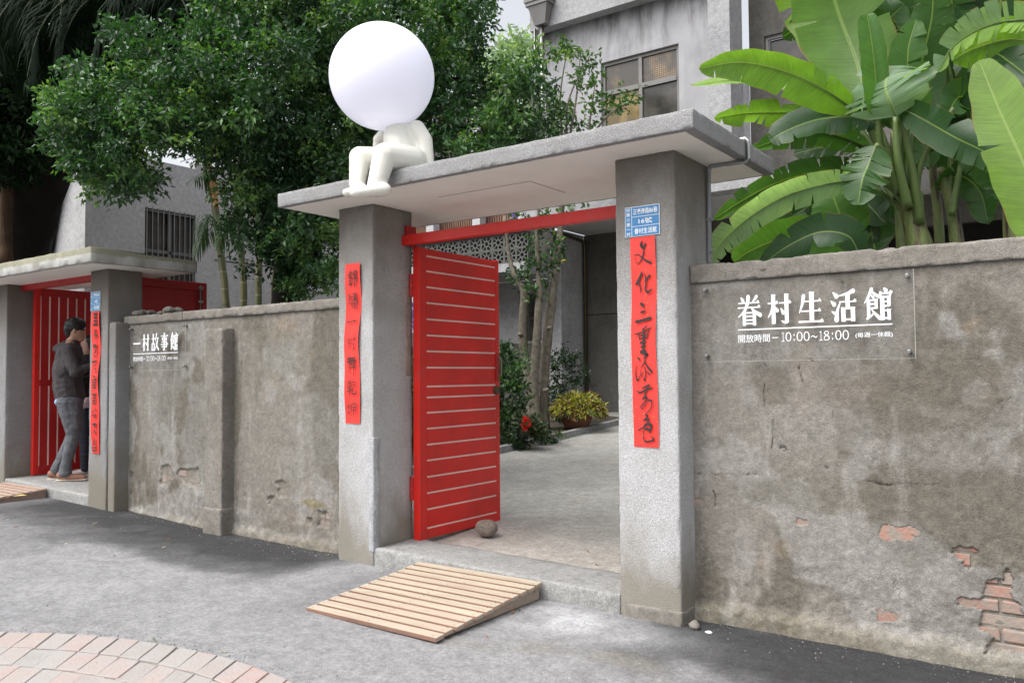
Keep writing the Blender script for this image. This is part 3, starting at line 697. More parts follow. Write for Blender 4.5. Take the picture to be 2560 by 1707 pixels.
def poly_glyph(prims, org, ex, ez, sx, szz, depth, nrm):
    """printed bold serif characters from thin horizontals, thick verticals and tapered sweeps"""
    st = []
    tri = []
    for p in prims:
        t = p[0]
        if t == 'H': _, a, b, y, th = (list(p) + [4.5])[:5] if len(p) == 4 else p; tri.append([(a, y - th / 2), (b, y - th / 2), (b - 1, y + th / 2), (a, y + th / 2)]); tri.append([(b - 14, y + th / 2 - .5), (b, y + th / 2 - .5), (b - 6, y + 9)])
        elif t == 'h': _, a, b, y = p; tri.append([(a, y - 2.8), (b, y - 2.8), (b, y + 2.8), (a, y + 2.8)])
        elif t == 'V':
            x, a, b = p[1:4]; wv_ = (p[4] if len(p) > 4 else 13) / 2 + .7; tri.append([(x - wv_, b), (x + wv_, b), (x + wv_, a - 1), (x + wv_ + 3.5, a + 1), (x - wv_ - 1, a + 3)])
        else: st.append(p[1])
    V, Fc = brush([[(a, b, c * 1.1 + .5) for a, b, c in q] for q in st], org, ex, ez, sx, szz, depth, nrm) if st else ([], [])
    V = [Vector(v) for v in V]; org = Vector(org)
    for k_, q in enumerate(tri):
        b = len(V); V += [org + Vector(ex) * (x / 100 * sx) + Vector(ez) * (z / 100 * szz) + Vector(nrm) * (depth + .0012 + k_ * .00005) for x, z in q]; Fc.append(tuple(range(b, b + len(q))))
    return V, Fc
def box_g(x0, x1, y0, y1, w=11, mid=()):
    r = [('V', x0 + w / 2, y1, y0 - 4, w), ('V', x1 - w / 2, y1, y0 - 4, w), ('h', x0, x1, y1 - 2), ('h', x0, x1, y0 + 3)]
    return r + [('h', x0, x1, m) for m in mid]
P_ = lambda *a: ('P', list(a))
GL = {
 '眷': [P_((14, 96, 3), (20, 88, 10), (26, 80, 8)), P_((82, 98, 10), (74, 88, 8), (64, 80, 3)), ('H', 4, 94, 76), ('H', 0, 98, 60), P_((46, 99, 13), (42, 74, 12), (28, 48, 9), (2, 28, 3)), P_((56, 62, 4), (72, 46, 9), (98, 32, 13))] + box_g(22, 78, 2, 44, 12, (30, 17)),
 '村': [('H', 2, 46, 70), ('V', 26, 98, 0, 14), P_((25, 68, 8), (16, 42, 7), (2, 22, 2)), P_((34, 56, 3), (42, 44, 12)), ('H', 50, 99, 70), ('V', 80, 98, 8, 14), P_((84, 8, 10), (72, 4, 8), (58, 10, 2)), P_((56, 52, 3), (66, 36, 13))],
 '生': [P_((22, 90, 12), (16, 62, 9), (4, 32, 2)), ('H', 14, 92, 70), ('H', 12, 90, 38), ('H', 0, 99, 3, 6), ('V', 54, 99, 3, 16)],
 '活': [P_((10, 94, 3), (24, 80, 15)), P_((2, 66, 3), (15, 54, 14)), P_((38, 62, 3), (26, 34, 9), (22, 4, 16)), P_((5, 32, 3), (16, 26, 9)), P_((88, 96, 13), (64, 88, 8), (34, 82, 3)), ('H', 34, 99, 62), ('V', 66, 88, 42, 14)] + box_g(42, 92, 2, 42, 14),
 '館': [P_((28, 98, 11), (16, 74, 8), (1, 54, 2)), P_((26, 92, 3), (40, 80, 9), (54, 72, 8)), P_((26, 78, 3), (34, 70, 8)), ('V', 16, 64, 8, 10), ('V', 44, 64, 36, 9), ('h', 14, 48, 62), ('h', 14, 48, 50), ('h', 14, 48, 37), P_((10, 4, 7), (24, 12, 5), (36, 22, 3)), P_((26, 34, 3), (38, 20, 7), (56, 4, 11)),
        P_((72, 99, 3), (80, 90, 13)), ('h', 58, 98, 82), P_((60, 86, 7), (58, 70, 9)), P_((98, 86, 10), (92, 72, 3)), ('V', 66, 72, -2, 13)] + [('h', 66, 94, 70), ('V', 90, 72, 42, 10), ('h', 66, 94, 56), ('h', 66, 94, 42), ('V', 90, 30, -2, 10), ('h', 66, 94, 28), ('h', 66, 94, 4)],
 '一': [('H', 2, 98, 46, 9)],
 '故': [('H', 0, 52, 70), ('V', 26, 98, 42, 13)] + box_g(6, 46, 2, 42, 11) + [P_((68, 99, 13), (62, 78, 9), (50, 56, 3)), ('H', 56, 99, 72), P_((86, 70, 10), (74, 34, 10), (44, 0, 3)), P_((60, 62, 3), (74, 32, 9), (98, 4, 13))],
 '事': [('H', 2, 98, 84), ('V', 50, 99, 6, 14), P_((52, 6, 9), (42, 2, 8), (30, 7, 2)), ('h', 20, 80, 72), ('h', 20, 80, 60), ('V', 24, 74, 58, 9), ('V', 76, 74, 58, 9), ('h', 14, 82, 48), ('H', 0, 100, 34), ('h', 14, 82, 20), ('V', 78, 50, 16, 11)],
}
INK = {
 '文': [[(46, 99, 6), (40, 86, 15), (48, 78, 17)], [(66, 88, 12), (60, 76, 9), (54, 60, 7)], [(56, 66, 8), (52, 46, 8), (36, 24, 6), (18, 14, 3), (6, 28, 2), (2, 50, 3)], [(2, 50, 3), (24, 50, 4), (46, 36, 6), (74, 22, 9), (98, 14, 11)]],
 '化': [[(42, 98, 12), (26, 72, 14), (6, 50, 11)], [(22, 60, 9), (32, 30, 8), (30, 10, 4)], [(88, 84, 14), (76, 74, 10), (58, 58, 5)], [(58, 92, 5), (66, 60, 9), (62, 24, 9), (76, 12, 11), (98, 24, 8)]],
 '三': [[(38, 94, 16), (54, 84, 15)], [(38, 54, 13), (62, 58, 10)], [(6, 12, 14), (40, 16, 13), (94, 26, 15)]],
 '重': [[(74, 98, 5), (56, 88, 6), (44, 84, 4)], [(2, 70, 4), (38, 74, 6), (98, 90, 5)], [(22, 70, 6), (30, 50, 7)], [(84, 82, 6), (72, 54, 7)], [(36, 64, 5), (72, 68, 5)], [(36, 54, 5), (70, 57, 5)], [(54, 88, 6), (52, 50, 12), (50, 12, 13)], [(34, 38, 9), (66, 44, 7)], [(36, 24, 6), (66, 28, 6)], [(34, 6, 11), (64, 8, 14)]],
 '添': [[(14, 88, 6), (26, 80, 10)], [(6, 58, 4), (2, 30, 6), (10, 6, 7), (28, 22, 4), (30, 46, 3)], [(50, 98, 6), (74, 98, 9), (48, 84, 4)], [(62, 92, 7), (54, 70, 6), (34, 52, 4)], [(56, 76, 7), (70, 56, 9), (98, 36, 11)], [(56, 52, 6), (60, 28, 6), (54, 6, 7), (46, 16, 3)], [(42, 36, 4), (38, 20, 6)], [(68, 36, 4), (84, 28, 7)]],
 '秀': [[(76, 99, 9), (50, 93, 6), (34, 88, 4)], [(60, 94, 8), (56, 74, 6)], [(2, 80, 4), (20, 74, 6), (60, 84, 7), (94, 90, 6)], [(52, 76, 7), (48, 60, 9), (34, 52, 5)], [(38, 54, 4), (62, 58, 7), (46, 40, 6), (24, 26, 5), (36, 20, 4), (60, 40, 4)], [(64, 48, 6), (90, 46, 7), (84, 22, 6), (54, 0, 4)]],
 '色': [[(46, 99, 5), (62, 92, 9), (36, 76, 5)], [(40, 78, 5), (68, 80, 8), (52, 60, 6), (6, 42, 6)], [(40, 58, 8), (54, 64, 8), (84, 62, 11), (72, 38, 11)], [(50, 48, 10), (70, 46, 9)], [(44, 56, 5), (36, 24, 6), (46, 4, 7), (78, 6, 7), (98, 12, 8), (80, 22, 3)]],
 '錦': [[(30, 98, 7), (18, 80, 7), (2, 62, 4)], [(28, 90, 4), (46, 74, 6)], [(14, 68, 5), (40, 72, 5)], [(12, 52, 6), (42, 56, 6)], [(28, 70, 7), (28, 12, 8)], [(8, 20, 5), (30, 10, 8), (46, 22, 4)], [(14, 42, 5), (20, 30, 6)], [(74, 99, 5), (68, 88, 6)], [(56, 86, 7), (58, 62, 6)], [(56, 86, 6), (92, 90, 7), (88, 64, 6)], [(58, 75, 5), (88, 77, 5)], [(56, 64, 6), (90, 66, 6)], [(54, 48, 7), (56, 14, 6)], [(54, 48, 6), (96, 52, 7), (92, 18, 7)], [(74, 62, 7), (74, -8, 8)]],
 '繡': [[(30, 98, 5), (10, 82, 6), (32, 72, 6), (8, 56, 6)], [(24, 58, 6), (24, 34, 6)], [(10, 40, 5), (6, 20, 6)], [(38, 40, 5), (42, 24, 6)], [(52, 88, 6), (92, 92, 6)], [(46, 74, 6), (98, 80, 6)], [(52, 62, 5), (94, 66, 6)], [(74, 99, 6), (74, 56, 7)], [(52, 48, 7), (50, 2, 6)], [(52, 50, 6), (96, 54, 7), (96, 0, 7)], [(74, 56, 6), (74, 4, 6)], [(62, 40, 5), (66, 26, 5)], [(86, 42, 5), (82, 26, 5)], [(62, 20, 4), (66, 10, 4)]],
 '一': [[(8, 44, 18), (52, 52, 14), (94, 62, 20)]],
 '村': [[(2, 62, 5), (48, 74, 5)], [(34, 92, 5), (30, 10, 6)], [(30, 62, 5), (6, 30, 4)], [(34, 50, 4), (48, 40, 6)], [(50, 64, 4), (98, 74, 6)], [(82, 99, 7), (80, 50, 5), (78, 10, 7), (64, 18, 3)], [(60, 50, 4), (68, 38, 7)]],
 '舞': [[(34, 99, 5), (16, 84, 6)], [(28, 90, 6), (88, 94, 6)], [(4, 66, 5), (98, 74, 7)], [(24, 90, 6), (20, 62, 6)], [(44, 88, 7), (42, 62, 7)], [(62, 90, 7), (60, 64, 7)], [(80, 92, 6), (78, 66, 6)], [(10, 80, 6), (92, 84, 6)], [(38, 60, 6), (12, 34, 5)], [(30, 52, 5), (54, 54, 6), (20, 6, 5)], [(30, 38, 4), (40, 32, 6)], [(60, 52, 5), (94, 58, 6)], [(54, 34, 5), (98, 40, 6)], [(78, 62, 7), (78, -10, 7)]],
 '乾': [[(6, 84, 5), (46, 90, 6)], [(28, 99, 6), (26, 76, 6)], [(12, 72, 6), (12, 42, 6)], [(12, 72, 5), (42, 74, 6), (42, 44, 6)], [(14, 58, 5), (42, 60, 5)], [(12, 44, 5), (42, 46, 5)], [(2, 26, 6), (52, 34, 7)], [(28, 44, 7), (28, 0, 7)], [(64, 98, 6), (56, 74, 4)], [(62, 82, 5), (90, 86, 6)], [(62, 64, 5), (86, 68, 6), (60, 28, 7), (64, 8, 8), (98, 14, 8), (98, 30, 4)]],
 '坤': [[(2, 56, 6), (38, 66, 6)], [(22, 82, 7), (20, 22, 6)], [(4, 20, 5), (24, 16, 7), (42, 34, 4)], [(48, 74, 7), (50, 32, 6)], [(48, 76, 6), (94, 82, 7), (88, 36, 6)], [(50, 54, 5), (90, 60, 6)], [(52, 34, 5), (88, 38, 5)], [(74, 99, 4), (72, 50, 7), (70, -24, 4)]],
 # worn brushmarks on the far couplet
 'a': [[(20, 90, 18), (80, 94, 20)], [(22, 64, 16), (78, 66, 18)], [(24, 38, 15), (78, 40, 17)], [(16, 10, 18), (88, 14, 20)]],
 'b': [[(50, 99, 8), (20, 70, 7)], [(30, 84, 7), (70, 86, 8), (24, 50, 8)], [(34, 70, 8), (90, 40, 10)], [(30, 46, 9), (76, 44, 9), (40, 20, 8), (28, 34, 8)], [(50, 12, 6), (40, -6, 8)]],
 'c': [[(20, 92, 16), (72, 94, 16)], [(24, 76, 12), (70, 78, 14)], [(44, 60, 8), (70, 52, 9), (40, 36, 8), (84, 48, 8)], [(70, 34, 10), (30, 16, 9), (60, 2, 9), (76, 20, 8)]],
 'd': [[(6, 84, 14), (92, 92, 14)], [(40, 99, 9), (30, 40, 9)], [(56, 66, 12), (60, 50, 12)], [(50, 30, 9), (84, 34, 10)], [(70, 40, 9), (72, 8, 9), (92, 8, 14)]],
 'e': [[(30, 96, 10), (70, 90, 14), (80, 72, 14)], [(24, 70, 12), (80, 70, 12)], [(26, 68, 12), (26, 8, 12)], [(76, 68, 12), (72, 6, 12)], [(28, 48, 10), (74, 48, 10)], [(28, 28, 10), (74, 28, 10)], [(26, 8, 12), (74, 6, 12)]],
 'f': [[(50, 99, 6), (46, 80, 8)], [(14, 84, 8), (50, 76, 10), (90, 88, 8)], [(28, 70, 10), (74, 72, 10)], [(26, 52, 10), (28, 6, 12)], [(76, 54, 10), (74, 6, 12)], [(28, 52, 10), (76, 54, 10)], [(28, 30, 10), (74, 30, 10)], [(28, 6, 10), (74, 6, 10)]],
 'g': [[(24, 90, 7), (6, 66, 8), (30, 60, 6)], [(60, 96, 9), (84, 84, 10)], [(56, 76, 9), (88, 68, 9)], [(10, 48, 8), (40, 36, 9), (84, 50, 9), (60, 24, 9), (20, 40, 7)], [(26, 30, 5), (26, -4, 4)], [(70, 34, 6), (78, 6, 7)]],
 'h': [[(14, 92, 16), (86, 94, 18)], [(30, 86, 12), (60, 70, 14)], [(50, 80, 10), (50, 50, 10)], [(50, 48, 12), (24, 20, 10)], [(50, 46, 12), (88, 14, 16)], [(52, 30, 5), (52, -16, 4)]],
 'i': [[(40, 96, 14), (64, 96, 12)], [(32, 80, 12), (72, 80, 12)], [(34, 64, 12), (70, 62, 12)], [(50, 60, 7), (10, 40, 7), (20, 16, 9), (84, 14, 9), (92, 40, 7), (54, 52, 6)], [(24, 34, 10), (84, 32, 12)], [(48, 20, 14), (50, -4, 10)]],
}
def couplet(name, label, X0, X1, y, z0, z1, chars, mat, dx=(0, 0), cell=.115, skew=0.0, pos=None, wob=.004):
    """red paper strip pasted on the pebble-dash with brushed characters down it"""
    n = 40; V = []; Fc = []
    for i in range(n + 1):
        t = i / n; z = z1 + (z0 - z1) * t; ox = dx[0] + (dx[1] - dx[0]) * t + wob * math.sin(t * 9)
        for j in range(5):
            s = j / 4; V.append((X0 + (X1 - X0) * s + ox, y - .003 - wob * .6 * (1 + math.sin(t * 11 + s * 2)) - wob * .8 * (abs(s - .5) * 2) ** 3 * (1 + math.sin(t * 17)), z))
    for i in range(n):
        for j in range(4): a = i * 5 + j; Fc.append((a, a + 5, a + 6, a + 1))
    p = mk(name, V, Fc, mat, None, True); tag(p, label, 'couplet banner')
    wd = X1 - X0
    for i, ch in enumerate(chars):
        if pos: tz, sc_ = pos[i]
        else: tz = (i + .5) / len(chars); sc_ = 1
        zc = z1 + (z0 - z1) * tz; h = cell * sc_; ox = dx[0] + (dx[1] - dx[0]) * tz + wob * math.sin(tz * 9); ww = wd * .68
        V, Fc = brush(INK[ch], (X0 + ox + (wd - ww) / 2, y - .0045 - wob * 2.2, zc - h / 2), (1, 0, 0), (0, 0, 1), ww, h, 0, (0, -1, 0)); mk('character', V, Fc, M['ink'], p)
    return p
def text_mesh(name, s, size, mat, parent, org, ex=(1, 0, 0), ez=(0, 0, 1), sx=1.0, off=0.0, wide=None, ext=.0006):
    cu = bpy.data.curves.new(name, 'FONT'); cu.body = s; cu.size = 1.0; cu.offset = off; cu.extrude = 0.0; cu.resolution_u = 4
    o = bpy.data.objects.new(name, cu); COL.objects.link(o); dg = bpy.context.evaluated_depsgraph_get(); me = bpy.data.meshes.new_from_object(o.evaluated_get(dg)); bpy.data.objects.remove(o); bpy.data.curves.remove(cu)
    if len(me.vertices) == 0: return None
    co_ = np.zeros(len(me.vertices) * 3); me.vertices.foreach_get('co', co_); co_ = co_.reshape(-1, 3)
    lo = co_.min(0); hi = co_.max(0); k1 = size / (hi[1] - lo[1]); k0 = (wide / (hi[0] - lo[0])) if wide else k1 * sx
    ex = Vector(ex); ez = Vector(ez); V = [Vector(org) + ex * ((c[0] - lo[0]) * k0) + ez * ((c[1] - lo[1]) * k1) for c in co_]
    Fc = [tuple(p.vertices) for p in me.polygons]; bpy.data.meshes.remove(me); return mk(name, V, Fc, mat, parent)

def address_plate(label, X0, X1, z0, z1, y, rows, side, blue, group=None, mode=0):
    pl = thing('address_plate', label, 'address plate', ((X0 + X1) / 2, y, z0)); w_ = X1 - X0; h_ = z1 - z0
    V, Fc = cbox(X0, X1, y - .004, y, z0, z1, .0015); mk('plate_rim', V, Fc, M['platew'], pl)
    b = w_ * .018
    cx = X0 + w_ * .2; cells = [(X0 + b, cx - b * .5, z0 + b, z1 - b)]
    hh = (h_ - 2 * b) / 3
    for i in range(3): cells.append((cx + b * .5, X1 - b, z1 - b - hh * (i + 1) + (b * .45 if i < 2 else 0), z1 - b - hh * i - (b * .45 if i else 0)))
    for c in cells: V, Fc = box(c[0], c[1], y - .0052, y - .0045, c[2], c[3]); mk('blue_field', V, Fc, blue, pl)
    for i, s in enumerate(rows):
        c = cells[i + 1]; ch = (c[3] - c[2]) * .62; ww = (c[1] - c[0]) * (.9, .5, .82)[i]
        text_mesh('lettering', s, ch, M['platew'], pl, (c[0] + ((c[1] - c[0]) - ww) / 2, y - .0062, c[2] + ((c[3] - c[2]) - ch) / 2), off=.012, wide=ww)
    c = cells[0]; n = len(side); ph = (c[3] - c[2]) / n
    for i, s in enumerate(side):
        ch = ph * (.74 if s not in '一三' else .5); cw = (c[1] - c[0]) * .66
        if s == '一': ch = ph * .1
        text_mesh('lettering', s, ch, M['platew'], pl, (c[0] + ((c[1] - c[0]) - cw) / 2, y - .0062, c[3] - ph * (i + .5) - ch / 2), off=.01, wide=cw)
    return pl

# ---- main gate
YP = 4.173
main = thing('gateway', 'tall pebble-dashed gateway with flat concrete canopy and one red leaf standing open', 'gateway', (-3.25, YP, 0))
for x0, x1 in ((-4.575, -4.22), (-2.275, -1.905)):
    sd_ = int(abs(x0) * 10)
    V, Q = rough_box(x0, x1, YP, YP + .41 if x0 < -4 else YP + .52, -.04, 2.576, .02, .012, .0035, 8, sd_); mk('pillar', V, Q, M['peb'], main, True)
V, Q = rough_box(-2.24, -1.897, YP - .012, YP + .19, -.06, .075, .012, .008, .006, 14, 5); mk('pillar_foot', V, Q, M['coping'], main, True)
# repaired strips of smooth cement at the corner and by the hinges
V, Q = rough_box(-4.262, -4.211, YP - .004, YP + .06, .12, .92, .02, .01, .004, 12, 6); mk('cement_patch', V, Q, m_plaster('new_cement', False, (.40, .41, .43), (.3, .3, .31), (.48, .49, .5), .2), main, True)
V, Q = rough_box(-4.30, -4.2165, YP + .33, YP + .405, 1.35, 2.0, .02, .004, .003, 8, 8); mk('cement_patch', V, Q, m_plaster('pinkish_patch', False, (.33, .26, .23), (.24, .2, .18), (.38, .3, .27), .3), main, True)
V, Q = rough_box(-4.875, -1.66, 3.862, 5.10, 2.577, 2.676, .018, .005, .003, 16, 21); mk('canopy_slab', V, Q, M['peb_can'], main, True)
V, Fc = box(-4.84, -1.72, 3.905, 5.06, 2.5735, 2.578); mk('soffit', V, Fc, M['soffit'], main)
for a, b in (((-3.72, 4.30), (-2.95, 4.30)), ((-2.95, 4.30), (-2.95, 4.72))):
    V, Fc = bar((a[0], a[1], 2.5725), (b[0], b[1], 2.5725), .005, .002); mk('soffit_crack', V, Fc, m_flat('crack_shadow', (.22, .19, .16), .9), main)
V, Fc = cbox(-4.22, -2.276, 4.469, 4.53, 2.31, 2.383, .002); mk('lintel_beam', V, Fc, M['red'], main)
V, Fc = cbox(-4.222, -4.19, 4.50, 4.60, 2.31, 2.46, .003); mk('lintel_flange', V, Fc, M['redd'], main)
def sc1(z): return 1.35 + (z - 1.35) * 1.042
zs = [sc1(z) for z in (2.205, 2.096, 1.982, 1.869, 1.752, 1.637, 1.523, 1.407, 1.272, 1.194, 1.086, .973, .86, .748, .632, .518, .404, .272)]
leafM = slot_leaf(main, -4.185, 4.55, 5.535, .125, 2.302, .062, zs)
for z in (2.02, .52):
    V, Fc = tube([(-4.203, 4.557, z - .085), (-4.203, 4.557, z + .085)], .02, 12); mk('hinge', V, Fc, M['redd'], leafM)
    V, Fc = tube([(-4.203, 4.557, z - .004), (-4.203, 4.557, z + .004)], .0225, 12); mk('hinge_ring', V, Fc, M['red'], leafM)
V, Fc = tube([(-4.118, 5.50, 1.50), (-4.085, 5.505, 1.495), (-4.078, 5.505, 1.42), (-4.085, 5.505, 1.345), (-4.118, 5.50, 1.34)], .006, 8); mk('pull_handle', V, Fc, M['steel'], leafM)
V, Fc = cbox(-4.123, -4.116, 5.478, 5.52, 1.30, 1.535, .002); mk('handle_plate', V, Fc, M['redd'], leafM)
V, Fc = lathe((0, 0, 0), [(0, .018), (.026, .018), (.036, .010), (.038, 0)], 20); V = [(-4.123 + z, 5.487 + x, 1.225 + y) for x, y, z in V]; mk('lock', V, Fc, M['brass'], leafM)
# electrical conduit clipped under the canopy and down the right pillar
cd = [(-1.93, YP + .432, 1.96), (-1.893, YP + .432, 2.0), (-1.885, YP + .432, 2.50), (-1.885, YP + .432, 2.545), (-1.868, YP + .432, 2.562), (-1.69, YP + .432, 2.563)]
V, Fc = tube(cd[1:], .0125, 10); mk('conduit', V, Fc, M['conduit'], main)
V, Fc = tube([(-1.78, YP + .432, 2.560), (-1.655, YP + .432, 2.558), (-1.645, YP + .432, 2.57), (-1.645, YP + .432, 2.672), (-1.66, YP + .432, 2.688), (-1.69, YP + .432, 2.69)], .013, 10); mk('conduit', V, Fc, M['steel'], main)
for z in (2.25, 2.06):
    V, Fc = cbox(-1.905, -1.868, YP + .42, YP + .444, z - .008, z + .008, .002); mk('clip', V, Fc, M['conduit'], main)
# doorstep
def doorstep(name, label, x0, x1, y0, y1, zl, zr, cell=.04, seed=1):
    V, Q = rough_box(x0, x1, y0, y1, -.1, .0, cell, .010, .003, 5, seed); t = (V[:, 0] - x0) / (x1 - x0); top = (V[:, 2] + .1) / .1
    V[:, 2] = -.1 + top * (.1 + zl + (zr - zl) * t); o = mk(name, V, Q, M['step'], None, True); return tag(o, label, 'step')
doorstep('doorstep', 'pale concrete step under the tall main gate', -4.218, -2.277, YP + .004, 4.62, .150, .112)
# paper couplets and plates
couplet('couplet_banner', 'gold-flecked red paper couplet on the right pillar of the main gate below the blue plate', -2.176, -2.024, YP, .945, 2.113, '文化三重添秀色', M['paper'], (-.001, .001), .142,
        pos=[(.083, 1.03), (.225, .9), (.365, .85), (.49, 1.12), (.625, 1.1), (.775, 1.15), (.91, 1.1)])
couplet('couplet_banner', 'plain red paper couplet on the left pillar of the main gate', -4.486, -4.334, YP, 1.012, 2.16, '錦繡一村舞乾坤', M['paper2'], (.0, -.012), .122,
        pos=[(.092, .98), (.235, 1.0), (.365, .42), (.495, .98), (.635, 1.0), (.775, .92), (.905, .85)], wob=.007)
address_plate('blue enamel address plate numbered 16 above the gold-flecked couplet', -2.209, -1.994, 2.118, 2.288, YP - .004, ['正義南路86巷', '16號', '眷村生活館'], '空軍三重一村', M['plate'])

# ---- acrylic sign boards
def m_acrylic():
    t = NT('clear_acrylic'); b = t.b; b.inputs['Base Color'].default_value = (.9, .93, .93, 1); b.inputs['Roughness'].default_value = .04
    b.inputs['Transmission Weight'].default_value = 0; gl = t.n('ShaderNodeBsdfGlossy'); gl.inputs['Roughness'].default_value = .03; tr = t.n('ShaderNodeBsdfTransparent'); tr.inputs['Color'].default_value = (.97, .975, .975, 1)
    mx = t.n('ShaderNodeMixShader'); mx.inputs[0].default_value = .035; t.l(tr.outputs[0], mx.inputs[1]); t.l(gl.outputs[0], mx.inputs[2]); t.l(mx.outputs[0], t.t.nodes['Material Output'].inputs[0]); return t.m
_O = [[(50, 98, 6), (18, 84, 12), (6, 50, 16), (18, 16, 12), (50, 2, 6)], [(50, 2, 6), (82, 16, 12), (94, 50, 16), (82, 84, 12), (50, 98, 6)]]
DG = {'0': _O, '1': [[(55, 98, 14), (55, 2, 14)], [(10, 84, 5), (50, 96, 8)], [(10, 2, 6), (98, 2, 6)]], ':': [[(50, 70, 26), (50, 66, 26)], [(50, 16, 26), (50, 12, 26)]], '~': [[(4, 36, 6), (26, 52, 9), (50, 44, 10), (74, 34, 9), (96, 50, 6)]],
      '8': [[(50, 98, 6), (20, 88, 10), (14, 72, 12), (50, 54, 12), (90, 34, 14), (86, 10, 10), (50, 2, 6)], [(50, 98, 6), (80, 88, 9), (84, 72, 9), (50, 54, 10), (10, 32, 10), (16, 8, 9), (50, 2, 6)]]}
M['acr'] = m_acrylic(); M['acre'] = m_flat('acrylic_edge', (.42, .43, .40), .3)
def sign(label, y, x0, x1, z0, z1, tx0, tx1, title, tz, tzs, linez, subz, th=.004):
    s = thing('sign_board', label, 'sign', ((x0 + x1) / 2, y, z0)); yf = y - .035
    mk('acrylic_panel', [(x0, yf, z0), (x1, yf, z0), (x1, yf, z1), (x0, yf, z1)], [(0, 1, 2, 3)], M['acr'], s)
    V, Fc = join([box(x1 + .0004, x1 + .0024, yf, yf + th, z0, z1), box(x0, x1, yf, yf + th, z0 - .0016, z0 - .0004)]); mk('panel_edge', V, Fc, M['acre'], s)
    for bx in (x0 + .028, x1 - .028):
        for bz in (z0 + .03, z1 - .03):
            V, Fc = lathe((0, 0, 0), [(0, .052), (.0055, .052), (.0055, .047), (.0085, .047), (.011, .045), (.011, .038), (.009, .036), (.009, 0)], 20)
            mk('standoff_bolt', [(bx + a, y + .008 - c, bz + b) for a, b, c in V], Fc, M['steel'], s)
    n = len(title); wtot = tx1 - tx0; cw = wtot / (n + (n - 1) * .27)
    for i, ch in enumerate(title):
        V, Fc = poly_glyph(GL[ch], (tx0 + i * cw * 1.27, yf - .001, tz), (1, 0, 0), (0, 0, 1), cw, tzs, 0, (0, -1, 0)); mk('character', V, Fc, M['white'], s)
    V, Fc = box(tx0, tx1, yf - .0016, yf - .0006, linez - .003, linez + .003); mk('rule', V, Fc, M['white'], s)
    h = tzs * .3; p = subz; x_ = tx0 + wtot * .298; dw = wtot * .467 / 10.6
    for ch in '10:00~18:00':
        a_ = dw * (.62 if ch in ':1' else (1.2 if ch == '~' else 1.0)); V, Fc = brush(DG[ch], (x_ + a_ * .08, yf - .001, p), (1, 0, 0), (0, 0, 1), a_ * .84, h * 1.02, .0004, (0, -1, 0)); mk('digit', V, Fc, M['white'], s); x_ += a_ * 1.04
    for txt, a, b, hh in (('開放時間', 0, .222, h * .92), ('–', .238, .278, None), ('(每週一休館)', .778, 1.0, h * .62)):
        xa = tx0 + wtot * a; xb = tx0 + wtot * b
        if hh is None: V, Fc = box(xa, xb, yf - .0016, yf - .0006, p + h * .42, p + h * .50); mk('lettering', V, Fc, M['white'], s)
        else: text_mesh('lettering', txt, hh, M['white'], s, (xa, yf - .0012, p + (h * .1 if hh < h * .8 else 0)), off=.0, wide=xb - xa)
    return s
sign('clear acrylic sign with five large white characters on the wall right of the main gate', YR, -1.835, -.755, 1.415, 1.84, -1.62, -.852, '眷村生活館', 1.605, .155, 1.581, 1.512)
sign('small clear acrylic sign with white characters on the wall between the gates', YL, -7.60, -6.66, 1.42, 1.84, -7.50, -6.77, '一村故事館', 1.60, .155, 1.575, 1.505, )

# ---- small gate at the left
small = thing('gateway', 'smaller grey gateway at the left edge with mossy canopy and vertical-boarded red leaf', 'gateway', (-9.0, 4.17, .15))
for x0, x1 in ((-10.25, -9.905), (-8.105, -7.775)):
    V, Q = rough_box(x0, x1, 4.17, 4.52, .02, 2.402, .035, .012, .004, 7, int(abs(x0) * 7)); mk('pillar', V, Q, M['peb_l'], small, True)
t = NT('mossy_concrete'); cc = t.mix(t.ramp(t.noise(4, 6, .6, (1, 1, .3)), (.42, .6)), (.42, .42, .40), (.26, .25, .22))
sx_ = t.n('ShaderNodeSeparateXYZ'); t.l(t.n('ShaderNodeNewGeometry').outputs['Position'], sx_.inputs[0]); z_ = t.math('ADD', sx_.outputs['Z'], t.math('MULTIPLY', t.math('SUBTRACT', t.noise(9, 4), .5), .06))
mr = t.n('ShaderNodeMapRange'); mr.inputs['From Min'].default_value = 2.475; mr.inputs['From Max'].default_value = 2.495; t.l(z_, mr.inputs[0])
cc = t.mix(mr.outputs[0], cc, (.24, .235, .17)); M['moss'] = t.fin(cc, .9, t.bump(t.noise(60, 4), .8, .01))
V, Q = rough_box(-10.9, -7.46, 3.838, 4.92, 2.403, 2.525, .035, .01, .006, 8, 23)
V[:, 2] += .02 * np.exp(-((V[:, 1] - 3.85) / .3) ** 2) * (V[:, 2] > 2.5); mk('canopy_slab', V, Q, M['moss'], small, True)
V, Fc = box(-10.8, -7.52, 3.88, 4.88, 2.399, 2.404); mk('soffit', V, Fc, M['soffit'], small)
V, Fc = cbox(-9.905, -8.107, 4.315, 4.37, 2.335, 2.40, .002); mk('lintel_beam', V, Fc, M['redd'], small)
